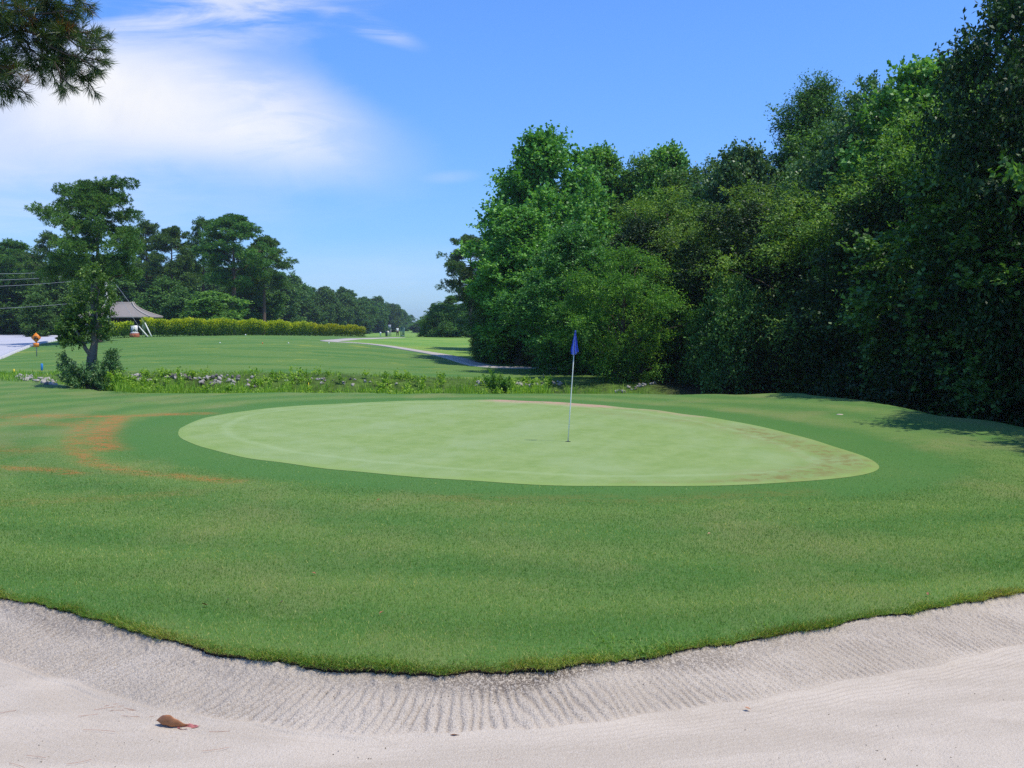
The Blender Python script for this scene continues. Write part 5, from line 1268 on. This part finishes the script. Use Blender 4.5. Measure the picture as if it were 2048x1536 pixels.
# ------------------------------------------------------------------ far fairway furniture and golfer
GRN = simple('green_metal', (.06, .16, .12), .5, .5, .1); Yf = 185.0
def base_at(u, y): p = at(u, 670, y); return np.array([p[0], y, tz(p[0], y)])
b0 = base_at(779, Yf); k = Yf / F; ps = empty('board_sign', tuple(b0)); tag(ps, 'grey board sign on two posts at the far end of the fairway', 'sign')
zt_ = at(779, 649.5, Yf)[2] - b0[2]; zm = at(779, 658.5, Yf)[2] - b0[2]
mb = MB(); mb.box((0, 0, (zt_ + zm) / 2), (6 * k, .08, zt_ - zm)); mb.obj('board', simple('board', (.24, .27, .32), .6), ps)
for dx in (0, 2.6): mb = MB(); mb.box((dx * k, .09, zm / 2), (.11, .09, zm)); mb.obj('post', simple('postm', (.33, .33, .31), .7), ps)
b0 = base_at(806, Yf); fr = empty('shelter_frame', tuple(b0)); tag(fr, 'green metal frame of a ball washer station beside the golfer', 'frame')
zt_ = at(806, 655, Yf)[2] - b0[2]
for dx in (-4, -.5, 2): mb = MB(); mb.tube([(dx * k, 0, -.1), (dx * k, 0, zt_)], .10, 8); mb.obj('post', GRN, fr)
mb = MB(); mb.box((-1 * k, 0, .12), (8 * k, .6, .22)); mb.obj('base', GRN, fr)
mb = MB(); mb.box((-1 * k, 0, zt_ + .04), (6.6 * k, .3, .10)); mb.obj('top_bar', GRN, fr)
for u, w_, h_, lab, mt in ((761, .30, .75, 'white low marker block left of the board sign', WHITE), (776, .38, .95, 'cream bin in front of the board sign', simple('cream', (.75, .68, .5), .6)), (773, .45, .9, 'dark blue bin left of the cream bin', simple('navy', (.02, .03, .07), .6))):
    b0 = base_at(u, Yf - 4); mb = MB(); mb.tube([(0, 0, 0), (0, 0, h_ * .8), (0, 0, h_ * .9), (0, 0, h_)], [w_ / 2 * .9, w_ / 2, w_ / 2 * 1.06, w_ / 2 * .6], 12)
    o = mb.obj('waste_bin' if u != 761 else 'marker_block', mt); o.location = b0; tag(o, lab, 'bin' if u != 761 else 'marker')
# golfer: one continuous skinned body, clothes as children
b0 = base_at(795, Yf); gp = empty('person', tuple(b0), .5); tag(gp, 'distant golfer standing in white shirt and dark trousers', 'person')
def skin(name, verts, edges, radii, mat, parent, root=0):
    me = bpy.data.meshes.new(name); me.from_pydata(verts, edges, []); me.materials.append(mat)
    o = link(name, me, parent); sk = o.modifiers.new('skin', 'SKIN'); sk.use_smooth_shade = True
    for i, r in enumerate(radii): me.skin_vertices[0].data[i].radius = (r, r)
    me.skin_vertices[0].data[root].use_root = True
    ss_ = o.modifiers.new('sub', 'SUBSURF'); ss_.levels = 1; ss_.render_levels = 2; return o
def skinprep(me_o): pass
SKINM = simple('skin', (.42, .26, .19), .6, .4, .08)
def skinned(name, verts, edges, radii, mat, parent, root=0):
    me = bpy.data.meshes.new(name); me.from_pydata(verts, edges, []); me.materials.append(mat)
    o = link(name, me, parent)
    o.modifiers.new('skin', 'SKIN')
    if not me.skin_vertices:
        bpy.context.view_layer.objects.active = o
        try: bpy.ops.mesh.customdata_skin_add()
        except Exception: pass
    if me.skin_vertices:
        for i, r in enumerate(radii): me.skin_vertices[0].data[i].radius = (r, r)
        me.skin_vertices[0].data[root].use_root = True
    s_ = o.modifiers.new('sub', 'SUBSURF'); s_.levels = 1; s_.render_levels = 1; return o
bv = [(0, 0, .95), (0, 0, 1.15), (0, 0, 1.38), (0, 0, 1.48), (0, 0, 1.62), (0, 0, 1.72), (-.19, 0, 1.40), (-.25, .04, 1.14), (-.20, -.16, .95), (-.17, -.2, .88), (.19, 0, 1.40), (.25, .04, 1.14), (.20, -.14, .94), (.17, -.18, .87),
      (-.10, 0, .88), (-.13, .02, .48), (-.14, .05, .09), (-.14, -.10, .04), (.10, 0, .88), (.14, .0, .48), (.17, .03, .09), (.17, -.12, .04)]
be = [(0, 1), (1, 2), (2, 3), (3, 4), (4, 5), (2, 6), (6, 7), (7, 8), (8, 9), (2, 10), (10, 11), (11, 12), (12, 13), (0, 14), (14, 15), (15, 16), (16, 17), (0, 18), (18, 19), (19, 20), (20, 21)]
brd = [.14, .14, .15, .055, .10, .085, .065, .048, .035, .035, .065, .048, .035, .035, .095, .065, .045, .045, .095, .065, .045, .045]
skinned('body', bv, be, brd, SKINM, gp)
skinned('shirt', [(0, 0, .93), (0, 0, 1.15), (0, 0, 1.36), (0, 0, 1.45), (-.19, 0, 1.40), (-.24, .03, 1.20), (.19, 0, 1.40), (.24, .03, 1.20)], [(0, 1), (1, 2), (2, 3), (2, 4), (4, 5), (2, 6), (6, 7)], [.165, .165, .175, .07, .085, .068, .085, .068], WHITE, gp)
skinned('trousers', [(0, 0, .96), (-.10, 0, .86), (-.13, .02, .48), (-.14, .05, .10), (.10, 0, .86), (.14, 0, .48), (.17, .03, .10)], [(0, 1), (1, 2), (2, 3), (0, 4), (4, 5), (5, 6)], [.165, .115, .085, .068, .115, .085, .068], BLACK, gp)
mb = MB(); mb.tube([(0, .01, 1.69), (0, .01, 1.74), (0, .01, 1.80)], [.105, .10, .04], 10); mb.box((0, -.11, 1.70), (.15, .12, .015)); mb.obj('cap', BLACK, gp)
print('polys', sum(len(m.polygons) for m in bpy.data.meshes), 'objects', len(bpy.data.objects))

# ------------------------------------------------------------------ air
HZ, t, out = mat_new('haze'); pvn = t.nodes.new('ShaderNodeVolumePrincipled')
pvn.inputs['Color'].default_value = (.72, .84, 1, 1); pvn.inputs['Density'].default_value = .00022; pvn.inputs['Anisotropy'].default_value = .2
t.links.new(pvn.outputs[0], out.inputs['Volume'])
mb = MB(); mb.box((0, 600, 14.5), (3900, 3000, 35)); tag(mb.obj('haze', HZ), 'thin summer haze over the course', kind='stuff')
